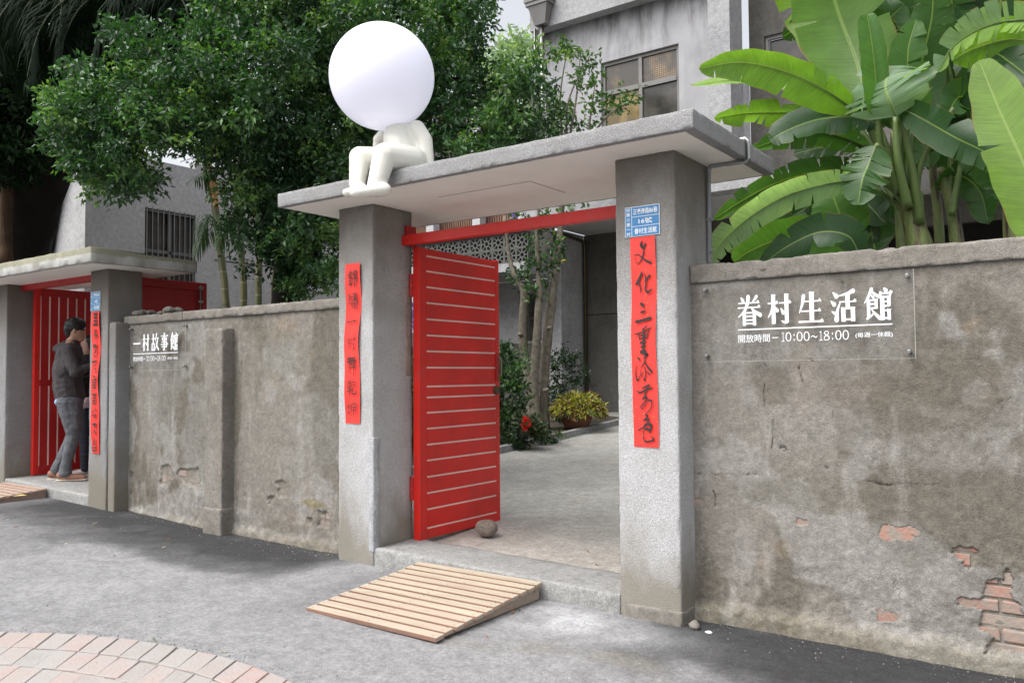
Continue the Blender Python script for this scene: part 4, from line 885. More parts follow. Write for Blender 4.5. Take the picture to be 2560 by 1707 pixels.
def vleaf(parent, X, Y0, Y1, z0, z1, th, front=True):
    lf = bpy.data.objects.new('gate_leaf', None); COL.objects.link(lf); lf.parent = parent; lf.location = Vector((X, Y0, z0)) - wloc(parent)
    def P(nm, *a, m='redd', b=.003):
        V, Fc = cbox(*a, b); mk(nm, V, Fc, M[m], lf)
    P('stile', X, X + th, Y0, Y0 + .06, z0, z1, m='red'); P('stile', X, X + th, Y1 - .06, Y1, z0, z1)
    P('rail', X, X + th, Y0 + .061, Y1 - .061, z1 - .09, z1); P('rail', X, X + th, Y0 + .061, Y1 - .061, z0, z0 + .1); zm = z0 + (z1 - z0) * .49
    P('rail', X + .001, X + th - .001, Y0 + .061, Y1 - .061, zm - .035, zm + .035)
    if front:
        P('backing_strip', X + .02, X + th - .006, Y0 + .062, Y1 - .062, z0 + .1, z1 - .09, m='strip', b=.001)
        n = 8; wy = (Y1 - Y0 - .124) / n
        for za, zb in ((z0 + .101, zm - .036), (zm + .036, z1 - .091)):
            for i in range(n): P('board', X + .004, X + th - .002, Y0 + .062 + i * wy + .009, Y0 + .062 + (i + 1) * wy - .009, za, zb, b=.001)
    else: P('panel', X + .002, X + th * .4, Y0 + .062, Y1 - .062, z0 + .1, z1 - .09)
    return lf
vleaf(small, -9.87, 4.43, 5.36, .27, 2.375, .05)
lf2 = vleaf(small, -8.155, 4.53, 5.465, .2, 2.39, .05, False)
V, Fc = tube([(-8.098, 5.38, 1.99), (-8.098, 5.38, 2.36)], .009, 8); mk('drop_bolt', V, Fc, M['steel'], lf2)
for z in (2.33, 2.18, 2.03): V, Fc = cbox(-8.11, -8.088, 5.35, 5.41, z - .012, z + .012, .002); mk('bolt_clip', V, Fc, M['steel'], lf2)
doorstep('doorstep', 'concrete step under the smaller left gate with a couple standing on it', -9.902, -8.107, 4.175, 4.75, .262, .205, .06, 3)
couplet('couplet_banner', 'narrow red paper couplet on the pillar of the smaller left gate', -8.045, -7.90, 4.17, .628, 1.995, 'abcdefghi', M['paper2'], (0, .01), .125, wob=.008)
address_plate('pale blue address plate on the pillar of the smaller left gate', -8.085, -7.905, 2.003, 2.19, 4.166, ['正義南路86巷', '14號', '一村故事館'], '空軍三重一村', M['plate2'])

# ------------------------------------------------------------ ramps
def ramp(label, xl, xr, yb, yf, zb, zf, n, mat, zg):
    rt = thing('wooden_ramp', label, 'ramp', ((xl + xr) / 2, (yb + yf) / 2, zg)); rr = random.Random(n); sl = (zb - zf) / (yb - yf); L = (yb - yf) / n
    for i in range(n):
        y0 = yf + i * L + .0085; y1 = yf + (i + 1) * L - .0085; a = xl + rr.uniform(-.006, .006); b = xr + rr.uniform(-.006, .006); z0 = zf + sl * (y0 - yf); z1 = zf + sl * (y1 - yf); th = .022
        V, Fc = cbox(a, b, y0, y1, -th, 0, .0018); V = [(x, y, z + z0 + sl * (y - y0) + rr.uniform(-.0006, .0006)) for x, y, z in V]; pk = mk('plank', V, Fc, mat, rt); pk.data.materials.append(M['edge'])
        for pg in pk.data.polygons:
            if abs(pg.normal.y) > .6 or pg.normal.z < -.5: pg.material_index = 1
        for x in (a + .035, (a + b) / 2 - .01, b - .035):
            for y in (y0 + L * .25, y0 + L * .7):
                V, Fc = lathe((x, y, z0 + sl * (y - y0)), [(0, .0012), (.003, .0012), (.004, 0)], 7); mk('screw', V, Fc, M['iron'], rt)
    for x in (xl + .04, (xl + xr) / 2, xr - .045):
        w_ = .022; V = []
        for xx in (x - w_, x + w_): V += [(xx, yf + .03, zf - .019), (xx, yb - .01, zb - .020), (xx, yb - .01, zg + .002), (xx, yf + .05, zg)]
        mk('stringer', V, [(0, 1, 2, 3), (7, 6, 5, 4), (0, 4, 5, 1), (1, 5, 6, 2), (2, 6, 7, 3), (3, 7, 4, 0)], mat, rt)
    return rt
ramp('pale new slatted wooden ramp laid against the main gate step', -3.765, -2.79, 4.165, 3.185, .118, .034, 12, M['wood'], .012)
ramp('browner slatted wooden ramp at the smaller left gate', -9.86, -8.90, 4.168, 3.25, .225, .15, 12, M['wood2'], .115)
def stone(name, label, cat, c, r, sq, mat, seed, am=.10):
    V, Fc = dome((0, 0, 0), 1, 20, 12); V = np.array(V); V = V * (1 + am * 2 * fbm(V, 1.1, 3, seed)[:, None]); V = V * np.array(sq) * r + np.array(c); o = mk(name, V, Fc, mat, None, True); return tag(o, label, cat)
M['stone'] = m_ground('river_stone', False, (.20, .165, .14), 60)
stone('stone', 'rounded brown boulder propping open the red gate leaf', 'stone', (-3.845, 4.99, .20), .085, (1.05, .9, .8), M['stone'], 4)
p = atZ(1736, 1562, .02); stone('stone', 'small pale rubble stone at the foot of the right gate pillar', 'stone', (p.x, p.y, .018), .03, (1.05, 1, .85), M['coping'], 9, .2)
p = atZ(1772, 1579, .005); stone('stone', 'flat white pebble beside the pale rubble stone', 'stone', (p.x, p.y, .004), .013, (1.3, 1, .5), M['white'], 12, .2)

# ------------------------------------------------------------ buildings behind the walls
def part(name, parts, mat, root, smooth=False):
    V, Fc = join(parts) if isinstance(parts, list) else parts
    return mk(name, V, Fc, mat, root, smooth)
def wall_with_hole(x0, x1, z0, z1, y, hx0, hx1, hz0, hz1, d=.18):
    return [box(x0, hx0, y, y + d, z0, z1), box(hx1, x1, y, y + d, z0, z1), box(hx0, hx1, y, y + d, z0, hz0), box(hx0, hx1, y, y + d, hz1, z1)]
house = thing('cement_house', 'two-storey grey cement house behind the main gate with rain-streaked upper wall and grey window', 'house', (-6.5, 13, .5))
def m_streak():
    t = NT('streaked_cement'); c = t.mix(1.0, (.37, .37, .385), t.ramp(t.noise(1.5, 6, .6), (.3, .7), [g(.82), g(1.15)]), 'MULTIPLY')
    n = t.noise(1.0, 6, .7, (2.6, 2.6, .5)); sx = t.n('ShaderNodeSeparateXYZ'); t.l(t.n('ShaderNodeNewGeometry').outputs['Position'], sx.inputs[0])
    mr = t.n('ShaderNodeMapRange'); mr.inputs['From Min'].default_value = 6.6; mr.inputs['From Max'].default_value = 7.8; t.l(sx.outputs['Z'], mr.inputs[0])
    k_ = t.math('MULTIPLY', t.ramp(n, (.46, .62)), t.math('ADD', t.math('MULTIPLY', mr.outputs[0], .75), .12)); c = t.mix(k_, c, (.095, .09, .09))
    c = t.mix(t.ramp(t.noise(4, 5, .6), (.6, .75), [g(0), g(.35)]), c, (.42, .42, .44))
    return t.fin(c, .9, t.bump(t.noise(60, 4), .6, .01))
M['streak'] = m_streak()
part('upper_wall', wall_with_hole(-8.66, -5.19, 4.45, 7.83, 13.0, -7.345, -5.825, 5.2, 6.975), M['streak'], house)
part('side_wall', [box(-8.66, -8.48, 13.18, 24, 4.45, 7.83)], M['cem'], house)
part('parapet', [box(-8.70, -5.19, 12.72, 12.95, 7.80, 10.2), box(-8.70, -8.5, 12.95, 24, 7.83, 10.2), box(-8.45, -5.19, 12.95, 13.25, 7.832, 7.95)], M['cem'], house)
part('column', [box(-5.188, -4.82, 12.74, 13.3, 4.45, 10.2)], M['cem'], house)
part('recessed_wall', wall_with_hole(-4.818, 6, 4.45, 10.2, 13.62, -4.56, -3.0, 6.3, 6.98), M['cemd'], house)
w2 = part('window', [box(-4.55, -4.50, 13.66, 13.72, 6.3, 6.98), box(-4.50, -3.0, 13.66, 13.72, 6.92, 6.98), box(-3.06, -3.0, 13.66, 13.72, 6.3, 6.92)], M['frame'], house); part('pane', [box(-4.50, -3.06, 13.73, 13.74, 6.3, 6.92)], M['pane'], w2)
# upper window: frame, mullions, mesh vents over plain panes
win = part('window', [box(-7.345, -7.285, 13.05, 13.11, 5.2, 6.975), box(-5.885, -5.825, 13.05, 13.11, 5.2, 6.975), box(-6.61, -6.545, 13.045, 13.115, 5.2, 6.975), box(-7.285, -6.612, 13.05, 13.11, 6.915, 6.975), box(-6.543, -5.887, 13.05, 13.11, 6.915, 6.975),
                      box(-7.285, -6.612, 13.035, 13.12, 6.37, 6.455), box(-6.543, -5.887, 13.035, 13.12, 6.37, 6.455), box(-7.285, -6.612, 13.05, 13.11, 5.2, 5.26), box(-6.543, -5.887, 13.05, 13.11, 5.2, 5.26)], M['frame'], house)
part('insect_screen', [box(-7.285, -6.612, 13.08, 13.09, 6.456, 6.914)], M['screen'], win); part('insect_screen', [box(-6.543, -5.887, 13.08, 13.09, 6.456, 6.914)], M['screen'], win)
part('pane', [box(-7.285, -6.612, 13.08, 13.09, 5.261, 6.369)], M['panew'], win); part('pane', [box(-6.543, -5.887, 13.08, 13.09, 5.261, 6.369)], M['pane'], win)
# rainwater head and downpipe on the corner
hx = [(-8.66, -8.12, 12.46, 12.715, 8.24, 8.30), (-8.64, -8.14, 12.48, 12.715, 8.17, 8.238)]
V = [(-8.60, 12.50, 8.168), (-8.18, 12.50, 8.168), (-8.18, 12.715, 8.168), (-8.60, 12.715, 8.168), (-8.50, 12.58, 7.82), (-8.27, 12.58, 7.82), (-8.27, 12.715, 7.82), (-8.50, 12.715, 7.82)]
part('rain_head', [box(*b) for b in hx] + [(V, [(0, 1, 2, 3), (7, 6, 5, 4), (4, 5, 1, 0), (5, 6, 2, 1), (7, 3, 2, 6), (4, 0, 3, 7)])], M['frame'], house)
V, Fc = tube([(-8.39, 12.66, 7.82), (-8.39, 12.66, 4.6)], .045, 12); mk('downpipe', V, Fc, M['steel'], house, True)
V, Fc = tube([(-8.55, 12.66, 7.80), (-8.55, 12.66, 4.6)], .022, 8); mk('downpipe', V, Fc, M['steel'], house, True)
# floor slab, porch and lower walls
part('floor_slab', [box(-8.95, 6, 12.72, 15.5, 4.28, 4.448)], M['cem'], house)
part('porch_ceiling', [box(-8.9, 6, 13.0, 15.0, 4.262, 4.278)], M['cemw'], house)
part('porch_side_wall', [box(-9.25, -8.94, 14.1, 15.0, .3, 4.26)], M['cem'], house)
part('porch_back_wall', [box(-8.938, -6.2, 15.0, 15.2, .3, 4.26), box(-6.198, 4.6, 15.0, 15.2, 3.75, 4.26), box(4.6, 6, 15.0, 15.2, .3, 4.26)], M['cemd'], house)
part('porch_joint', [box(-8.93, -6.2, 14.994, 15.002, 2.58, 2.595)], M['barkd'], house)
part('room_shell', [box(-6.2, 4.6, 18.0, 18.1, .3, 4.2), box(-6.3, -6.2, 15.2, 18.0, .3, 4.2), box(-6.2, 4.6, 15.2, 18.0, 4.1, 4.2)], M['dark'], house)
part('opening_frame', [box(-6.2, 4.6, 15.02, 15.1, 2.9, 2.96), box(-3.1, -3.0, 15.02, 15.1, .5, 3.75), box(.2, .3, 15.02, 15.1, .5, 3.75)], M['cemd'], house)
V, Fc = tube([(-9.0, 13.85, 4.20), (-8.9, 14.2, 4.17), (-8.87, 14.86, 4.12), (-8.87, 14.92, 4.05), (-8.87, 14.92, .6)], .032, 10); mk('drainpipe', V, Fc, M['brass'], house, True)
part('lower_wall', wall_with_hole(-16, -9.252, .3, 3.3, 14.1, -9.98, -9.42, 2.05, 3.02, .2), M['cem'], house)
part('wall_band', [box(-16, -9.252, 14.07, 14.1, .3, 2.0)], M['cemd'], house)
bw = part('barred_window', [box(-9.98, -9.42, 14.16, 14.18, 2.05, 3.02)], M['pane'], house)
part('window_bar', [box(x, x + .022, 14.06, 14.082, 2.03, 3.04) for x in (-9.86, -9.72, -9.58)] + [box(-9.98, -9.42, 14.083, 14.095, 2.5, 2.52)], M['iron'], bw)
# balcony with breeze blocks, posts and a purple-lit bamboo screen above it
part('balcony_slab', [box(-16, -9.0, 12.9, 14.08, 3.34, 3.50), box(-16, -9.0, 13.02, 14.05, 3.30, 3.338)], M['cem'], house)
part('balcony_rail', [box(-16, -8.97, 12.96, 13.12, 4.10, 4.28)], M['cem'], house)
def block_mesh(s, d):
    a = s / 2; t_ = s * .07; P = [box(-a, a, 0, d, -a, -a + t_), box(-a, a, 0, d, a - t_, a), box(-a, -a + t_, 0, d, -a + t_, a - t_), box(a - t_, a, 0, d, -a + t_, a - t_)]
    V = []; Fc = []; n = 12; r1 = s * .15; r2 = s * .24
    for k_ in range(n):
        an = 2 * math.pi * k_ / n
        for r_, y_ in ((r1, 0), (r2, 0), (r2, d), (r1, d)): V.append((r_ * math.cos(an), y_, r_ * math.sin(an)))
    for k_ in range(n):
        for j in range(4): a0 = k_ * 4 + j; a1 = k_ * 4 + (j + 1) % 4; b0 = ((k_ + 1) % n) * 4 + j; b1 = ((k_ + 1) % n) * 4 + (j + 1) % 4; Fc.append((a0, a1, b1, b0))
    P.append((V, Fc)); w_ = s * .045
    for c_, s_ in ((1, 0), (-1, 0), (0, 1), (0, -1)): P.append(box(*(sorted((c_ * r2, c_ * (a - t_))) if c_ else (-w_, w_)), 0, d, *(sorted((s_ * r2, s_ * (a - t_))) if s_ else (-w_, w_))))
    for c_ in (-1, 1):
        for s_ in (-1, 1): P.append(bar((c_ * r2 * .7, d / 2, s_ * r2 * .7), (c_ * (a - t_), d / 2, s_ * (a - t_)), d * .9, w_ * 1.5, (c_, 0, -s_)))
    return join(P)
bs = .287; V, Fc = block_mesh(bs - .006, .09); b0 = mk('breeze_block', V, Fc, M['block'], None); b0.parent = house; first = True
for i in range(20):
    for j in range(2):
        o = b0 if first else b0.copy()
        if not first: COL.objects.link(o)
        first = False; o.parent = house; o.location = Vector((-9.12 - i * bs, 13.0, 3.655 + j * bs)) - wloc(house)
part('balcony_backing', [box(-16, -9.0, 13.9, 13.98, 3.5, 7.4)], M['cemd'], house)
for i, x in enumerate((-9.35, -10.5, -11.75, -13.1)): part('balcony_post', [box(x, x + .2, 13.2, 13.4, 4.28, 7.4)], M['cemw'], house)
M['purple'] = m_paint('purple_lit_cloth', (.17, .07, .42), .8); M['tube'] = m_flat('lit_tube', (.75, .7, 1.0), .5, 0, 2.2); M['bamboo'] = m_paint('bamboo_canes', (.16, .09, .045), .7, .1, .4)
part('purple_lit_curtain', [box(-14, -9.6, 13.7, 13.72, 4.3, 5.5)], M['purple'], house)  # purple lighting put into the colour of the cloth
part('bamboo_screen', [box(-14 + i * .06, -13.965 + i * .06, 13.45, 13.48, 4.28, 4.72 + .05 * rb.random()) for i in range(72)], M['bamboo'], house)
for x in (-11.3, -12.25, -12.6): V, Fc = tube([(x, 13.4, 4.6), (x, 13.4, 5.3)], .018, 6); mk('light_tube', V, Fc, M['tube'], house)
pb = thing('banner_board', 'upright white and blue printed board glimpsed between the left pillar and the open leaf', 'banner', (-7.6, 9.0, .3))
p0 = atY(1022, 668, 9.0); p1 = atY(1050, 830, 9.0)
part('board_sheet', [box(p0.x - .25, p1.x + .25, 9.0, 9.02, p1.z - .02, p0.z)], m_flat('board_white', (.6, .62, .66), .6), pb)
bm_ = t = NT('blue_print'); t.fin(t.ramp(t.noise(9, 4, .6), (.5, .54), [(.03, .07, .3), (.55, .58, .65)]), .6)
part('blue_print', [box(p0.x - .25, p1.x + .25, 8.99, 8.998, p1.z - .02, p1.z + (p0.z - p1.z) * .46)], t.m, pb)
part('board_leg', [box(p0.x - .2, p0.x - .16, 9.0, 9.03, .3, p1.z - .02)], M['iron'], pb)

lh = thing('side_house', 'plain pale rendered building behind the small gate with a barred window', 'house', (-14, 9, .3))
part('gable_wall', [box(-22, -14.19, 7.10, 7.3, .2, 5.06)], M['cemw'], lh)
V = [(-14.19, 7.10, .2), (-14.0, 7.10, .2), (-14.0, 16, .2), (-14.19, 16, .2)]
sw = wall_with_hole(0, 1, 0, 1, 0, 0, 0, 0, 0)
def ybox(y0, y1, z0, z1, x0=-14.188, x1=-14.0): return box(x0, x1, y0, y1, z0, z1)
part('side_wall', [ybox(7.10, 8.172, .2, 5.25), ybox(9.19, 20, .2, 5.42), ybox(8.172, 9.19, 4.41, 5.3), ybox(8.172, 9.19, .2, 2.9)], M['cemw'], lh)
part('wall_joint', [ybox(9.6, 20, 3.60, 3.625, -14.0, -13.992), ybox(7.1, 8.17, 3.55, 3.575, -14.0, -13.99)], M['cemd'], lh)
bw = part('barred_window', [ybox(8.172, 9.19, 2.9, 4.41, -14.12, -14.1)], M['pane'], lh)
for i in range(10): part('window_bar', [ybox(8.19 + i * .108, 8.205 + i * .108, 2.88, 4.43, -13.995, -13.98)], M['steel'], bw)
part('window_rail', [ybox(8.172, 9.19, z, z + .02, -14.02, -13.997) for z in (2.95, 3.5, 4.36)] + [ybox(8.65, 8.72, 2.9, 4.4, -14.08, -14.05), ybox(8.172, 9.19, 3.62, 3.68, -14.08, -14.05)], M['frame'], bw)
V, Fc = join([tube([(-14.1, 8.1, 5.25), (-14.1, 8.1, 5.75), (-14.1, 9.8, 5.62), (-14.1, 9.8, 5.4)], .025, 6), tube([(-14.1, 8.9, 5.4), (-14.1, 9.4, 5.64)], .02, 6)]); mk('roof_rail', V, Fc, M['white'], lh)
part('roof_slab', [box(-22, -14.05, 7.15, 20, 4.9, 5.0)], M['cemw'], lh)

# ------------------------------------------------------------ foliage
def inpoly2(u, v, poly): return inpoly(np.array([u]), np.array([v]), poly)[0]
def crown(name, parent, cents, rads, n_each, L, W, pal, mat, rs, droop=.3, up=.35, vary=.25, kind=None):
    """leaves gathered in sprays about clump centres; colour differs from clump to clump and leaf to leaf"""
    C = []; K = []; cents = np.array(cents); tips = []
    for c, r in zip(cents, rads):
        m = int(n_each * (r / np.mean(rads)) ** 2); ns = max(2, m // 9)
        sp = rs.normal(size=(ns, 3)); sp /= np.linalg.norm(sp, axis=1)[:, None]; sp = c + sp * (r * rs.uniform(.25, 1.0, (ns, 1)) ** .6) * [1, 1, .8]
        k_ = rs.uniform(0, 1) ** 1.35
        for s_ in sp:
            q = 9; dr = rs.normal(size=3); dr[2] += .1; dr += (s_ - c) / r * 1.2; dr /= np.linalg.norm(dr)
            off = dr * np.linspace(-1.2, 1.2, q)[:, None] * L * 1.1 + rs.normal(size=(q, 3)) * L * .28
            C.append(s_ + off); tips.append(np.tile(dr, (q, 1))); K.append(np.full(q, k_) + rs.normal(size=q) * .12)
    C = np.concatenate(C); K = np.clip(np.concatenate(K), 0, 1); tips = np.concatenate(tips); n = len(C)
    pal = np.array(pal); x = K * (len(pal) - 1); i = np.minimum(x.astype(int), len(pal) - 2); f = (x - i)[:, None]; col = pal[i] * (1 - f) + pal[i + 1] * f
    col = col * rs.uniform(1 - vary, 1 + vary, (n, 1))
    y_ = rs.random(n) < .0015; col[y_] = (.35, .25, .04)
    V, T, cc = leaf_quads(C, L * rs.uniform(.7, 1.2, n), W * rs.uniform(.8, 1.2, n), rs, col, droop, up, tips * .9)
    o = mk(name, V, T, mat, parent, False, cc)
    if kind: o['kind'] = kind
    return o
def sample_clumps(poly, n, D0, D1, rs, holes=(), rr=(.16, .3), edge_thin=0):
    us = [p[0] for p in poly]; vs = [p[1] for p in poly]; C = []; R = []
    while len(C) < n:
        u = rs.uniform(min(us), max(us)); v = rs.uniform(min(vs), max(vs))
        if not inpoly2(u, v, poly): continue
        if any((u - a) ** 2 + (v - b) ** 2 < r * r for a, b, r in holes): continue
        D = rs.uniform(D0, D1); C.append(atD(u, v, D)); R.append(rs.uniform(*rr))
    return C, R
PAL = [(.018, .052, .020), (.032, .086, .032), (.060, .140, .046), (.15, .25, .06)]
rs = np.random.default_rng(5)
fic = thing('ficus_tree', 'large small-leaved green tree spreading over the wall behind the ball-headed figure', 'tree', (-8.2, 6.4, .2))
ficp = [(272, 30), (300, 50), (363, 70), (410, 70), (455, 45), (475, -60), (1225, -60), (1232, 20), (1205, 70), (1195, 110), (1210, 190), (1290, 165), (1330, 140), (1370, 180), (1385, 330), (1100, 440), (860, 500), (840, 715), (715, 725), (660, 700), (615, 670), (575, 620), (590, 530), (565, 450), (520, 390), (460, 385), (380, 405), (385, 460), (360, 500), (335, 530), (318, 545), (305, 500), (235, 470), (215, 425), (180, 395), (105, 375), (135, 320), (112, 254), (155, 195), (200, 160), (235, 165), (262, 190), (295, 155), (282, 80)]
hl = [(1120, 215, 20), (1150, 120, 16), (1075, 90, 12), (1210, 250, 16), (1290, 215, 14), (620, 150, 12), (650, 560, 14), (740, 640, 12), (560, 290, 12), (285, 228, 26), (470, 322, 16), (480, 350, 14), (265, 150, 12), (425, 60, 12), (1200, 90, 14), (540, 600, 0)]
C, R = sample_clumps(ficp, 690, 7.5, 9.0, rs, hl, (.11, .21))
# the bough that hangs in front, nearer the street
C2, R2 = sample_clumps([(110, 260), (200, 170), (330, 180), (480, 120), (620, 80), (760, 60), (760, 240), (560, 320), (450, 390), (380, 400), (350, 520), (300, 480), (230, 440), (120, 370)], 150, 7.1, 7.7, rs, hl, (.09, .17))
crown('crown', fic, C + C2, R + R2, 96, .064, .031, PAL, M['leaf'], rs)
C3, R3 = sample_clumps([(720, -60), (1240, -60), (1230, 60), (1180, 200), (860, 440), (720, 420), (600, 330), (560, 150), (640, 0)], 105, 8.9, 9.8, rs, hl, (.22, .36))
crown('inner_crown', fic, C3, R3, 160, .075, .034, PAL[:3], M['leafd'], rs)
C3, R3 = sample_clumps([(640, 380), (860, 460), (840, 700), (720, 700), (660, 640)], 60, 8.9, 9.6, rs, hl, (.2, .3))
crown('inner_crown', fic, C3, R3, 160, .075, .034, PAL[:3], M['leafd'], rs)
def limb(root, pts, rads, mat, name='branch', seg=9):
    q = spline([(*p, r) for p, r in zip(pts, rads)], 22); V, Fc = tube(q[:, :3], q[:, 3], seg); V = np.array(V); V = V + fbm(V, 9, 3, 2)[:, None] * .012 * (q[:, 3].mean() / .08); return mk(name, V, Fc, mat, root, True)
limb(fic, [(-8.3, 6.6, .1), (-8.2, 6.6, 1.4), (-8.0, 6.5, 2.6), (-7.6, 6.4, 3.9), (-7.2, 6.3, 5.4)], [.24, .19, .17, .14, .08], M['barkd'], 'trunk', 12)
for a, b, c in (((780, 420), (640, 260), (420, 140)), ((800, 360), (600, 330), (300, 330)), ((760, 460), (660, 560), (640, 640)), ((880, 300), (1050, 200), (1240, 210)), ((820, 520), (800, 600), (770, 690)), ((900, 300), (1100, 330), (1330, 270)), ((860, 300), (900, 120), (1050, 0))):
    limb(fic, [atD(*a, 8.4), atD(*b, 8.3), atD(*c, 8.2)], [.05, .03, .012], M['barkd'])
# tree and palm fronds at the top left, backlit shade put into their colours
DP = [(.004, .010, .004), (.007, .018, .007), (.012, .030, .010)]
dt = thing('old_tree', 'very dark old tree at the left edge with a thick leaning trunk', 'tree', (-13.5, 6.3, .2))
dh = [(20, 150, 22), (50, 125, 12), (100, 20, 15), (255, 35, 22), (285, 228, 34), (10, 60, 10), (60, 150, 10), (30, 110, 12)]
C, R = sample_clumps([(-80, -80), (560, -80), (600, 60), (520, 180), (400, 230), (300, 260), (200, 300), (130, 360), (60, 420), (-80, 460)], 230, 11.0, 12.2, rs, dh, (.25, .42))
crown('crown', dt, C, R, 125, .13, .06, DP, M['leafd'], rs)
limb(dt, [(-14.6, 6.0, .1), (-14.5, 6.0, 2.3), (-13.95, 6.0, 3.55), (-13.25, 6.0, 4.75), (-12.2, 6.0, 6.2)], [.62, .55, .52, .46, .4], M['barkd'], 'trunk', 20)
limb(dt, [atY(15, 655, 5.5), atY(16, 520, 5.5), atY(20, 330, 5.5), atY(10, 150, 5.5)], [.1, .085, .075, .06], m_bark('bark_brown', (.085, .05, .03), (.03, .02, .014)), 'trunk', 12)
def frond(root, pts, n, ll, rs, col, mat, w=.018, hang=.8):
    q = spline(pts, 40); V, Fc = tube(q[::4], np.linspace(.016, .004, 10), 6); r = mk('frond_rib', V, Fc, M['leafd2'], root)
    T = np.gradient(q, axis=0); T /= np.linalg.norm(T, axis=1)[:, None]; VV = []; TT = []; k_ = 0
    for i in range(n):
        t = .12 + .86 * i / n; j = int(t * 39); p = q[j]; d = T[j]; up = np.array([0, 0, 1.]); s = np.cross(d, up); s /= np.linalg.norm(s) + 1e-9
        for sg_ in (-1, 1):
            L = ll * (math.sin(math.pi * min(.97, t * .85 + .12)) ** .6) * rs.uniform(.85, 1.1); dr = s * sg_ * .8 + d * .55 + np.array([0, 0, .12]) + rs.normal(size=3) * .08; dr /= np.linalg.norm(dr)
            wv_ = np.cross(dr, up); wv_ /= np.linalg.norm(wv_); wv_ = wv_ * w
            a = p; b = p + dr * L * .4 - up * L * hang * .12; c = p + dr * L * .75 - up * L * hang * .42; e = p + dr * L * .9 - up * L * hang * .8
            VV += [a - wv_ * .3, a + wv_ * .3, b - wv_, b + wv_, c - wv_ * .7, c + wv_ * .7, e]; TT += [(k_, k_ + 2, k_ + 3), (k_, k_ + 3, k_ + 1), (k_ + 2, k_ + 4, k_ + 5), (k_ + 2, k_ + 5, k_ + 3), (k_ + 4, k_ + 6, k_ + 5)]; k_ += 7
    col = np.tile(col, (len(VV), 1)) * rs.uniform(.8, 1.2, (len(VV), 1)); o = mk('frond', VV, np.array(TT), mat, root, False, col)
    r.parent = o; r.location = (0, 0, 0); return o
M['leafd2'] = m_flat('frond_rib_green', (.05, .07, .03), .6)
pm = thing('palm_tree', 'dark palm crown with drooping fronds at the top left', 'palm', (-15.6, 7.0, .2))
for a, b, c, dd in (((330, -60), (200, 20), (130, 180), 9.6), ((350, -80), (280, 20), (225, 165), 9.4), ((420, -80), (330, 30), (300, 150), 9.8), ((420, -60), (470, 40), (440, 120), 9.9), ((200, -80), (80, 0), (20, 110), 9.9), ((300, -90), (120, 40), (60, 220), 9.5), ((150, -60), (150, 60), (120, 250), 9.7), ((500, -80), (400, -10), (300, 60), 9.9), ((80, -60), (-10, 60), (-40, 200), 9.6)):
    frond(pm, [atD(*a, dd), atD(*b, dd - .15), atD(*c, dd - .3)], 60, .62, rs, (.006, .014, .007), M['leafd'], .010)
limb(pm, [(-15.6, 7.0, .1), (-15.2, 7.0, 3.4), (-13.6, 6.9, 7.4)], [.13, .11, .1], M['barkd'], 'trunk')
# ringed green stems of the clumping palm behind the wall
def m_stem():
    t = NT('ringed_green_stem'); sx = t.n('ShaderNodeSeparateXYZ'); t.l(t.n('ShaderNodeNewGeometry').outputs['Position'], sx.inputs[0])
    f = t.math('FRACT', t.math('ADD', t.math('MULTIPLY', sx.outputs['Z'], 4.1), t.math('MULTIPLY', t.objrand(), 3))); r = t.ramp(f, (0, .05, .09), [g(1), g(1), g(0)])
    c = t.mix(t.ramp(t.noise(5, 4, .6, (3, 3, .5)), (.35, .65)), (.075, .105, .04), (.14, .13, .055)); c = t.mix(r, c, (.26, .22, .16)); return t.fin(c, .5, t.bump(f, .2, .01))
M['stem'] = m_stem()
cp = thing('cane_palm', 'ringed yellow-green palm canes rising behind the wall between the gates', 'palm', (-9.9, 7, .3))
limb(cp, [atY(566, 775, 7), atY(560, 700, 7), atY(550, 620, 7), atY(540, 530, 7), atY(524, 440, 7), atY(512, 330, 7)], [.05, .05, .052, .05, .052, .045], M['stem'], 'cane', 12)
limb(cp, [atY(609, 775, 7), atY(608, 690, 7), atY(602, 600, 7), atY(600, 500, 7)], [.048, .048, .045, .04], M['stem'], 'cane', 12)
limb(cp, [atY(645, 775, 7), atY(647, 700, 7), atY(650, 600, 7)], [.046, .046, .04], M['stem'], 'cane', 12)
limb(cp, [atY(680, 775, 7), atY(684, 700, 7), atY(690, 620, 7)], [.03, .03, .03], M['barkp'], 'cane', 10)
limb(cp, [atY(541, 520, 6.93), atY(535, 470, 6.93), atY(528, 415, 6.93)], [.03, .05, .03], m_paint('orange_sheath', (.5, .27, .12), .7), 'leaf_sheath', 10)
for a, b, c in (((545, 560), (520, 545), (490, 640)), ((600, 560), (560, 540), (500, 600)), ((560, 420), (530, 430), (485, 450)), ((620, 560), (585, 530), (545, 620))):
    frond(cp, [atY(*a, 6.9), atY(*b, 6.8), atY(*c, 6.7)], 34, .34, rs, (.03, .075, .02), M['leaf'], .009, .9)
# distant tree in the gap of sky, haze put into its pale leaf colours
ft = thing('distant_tree', 'pale feathery tree in the gap of sky left of the cement house', 'tree', (-30, 30, .3))
C, R = sample_clumps([(1215, 210), (1250, 150), (1290, 115), (1330, 105), (1372, 110), (1372, 300), (1180, 300), (1190, 220)], 70, 28, 33, rs, [], (.5, .9))
crown('crown', ft, C, R, 110, .34, .13, [(.20, .27, .20), (.27, .35, .25), (.34, .41, .28)], M['leaf'], rs)
limb(ft, [(-27, 27, .2), (-27, 27, 9)], [.3, .2], M['bark'], 'trunk')
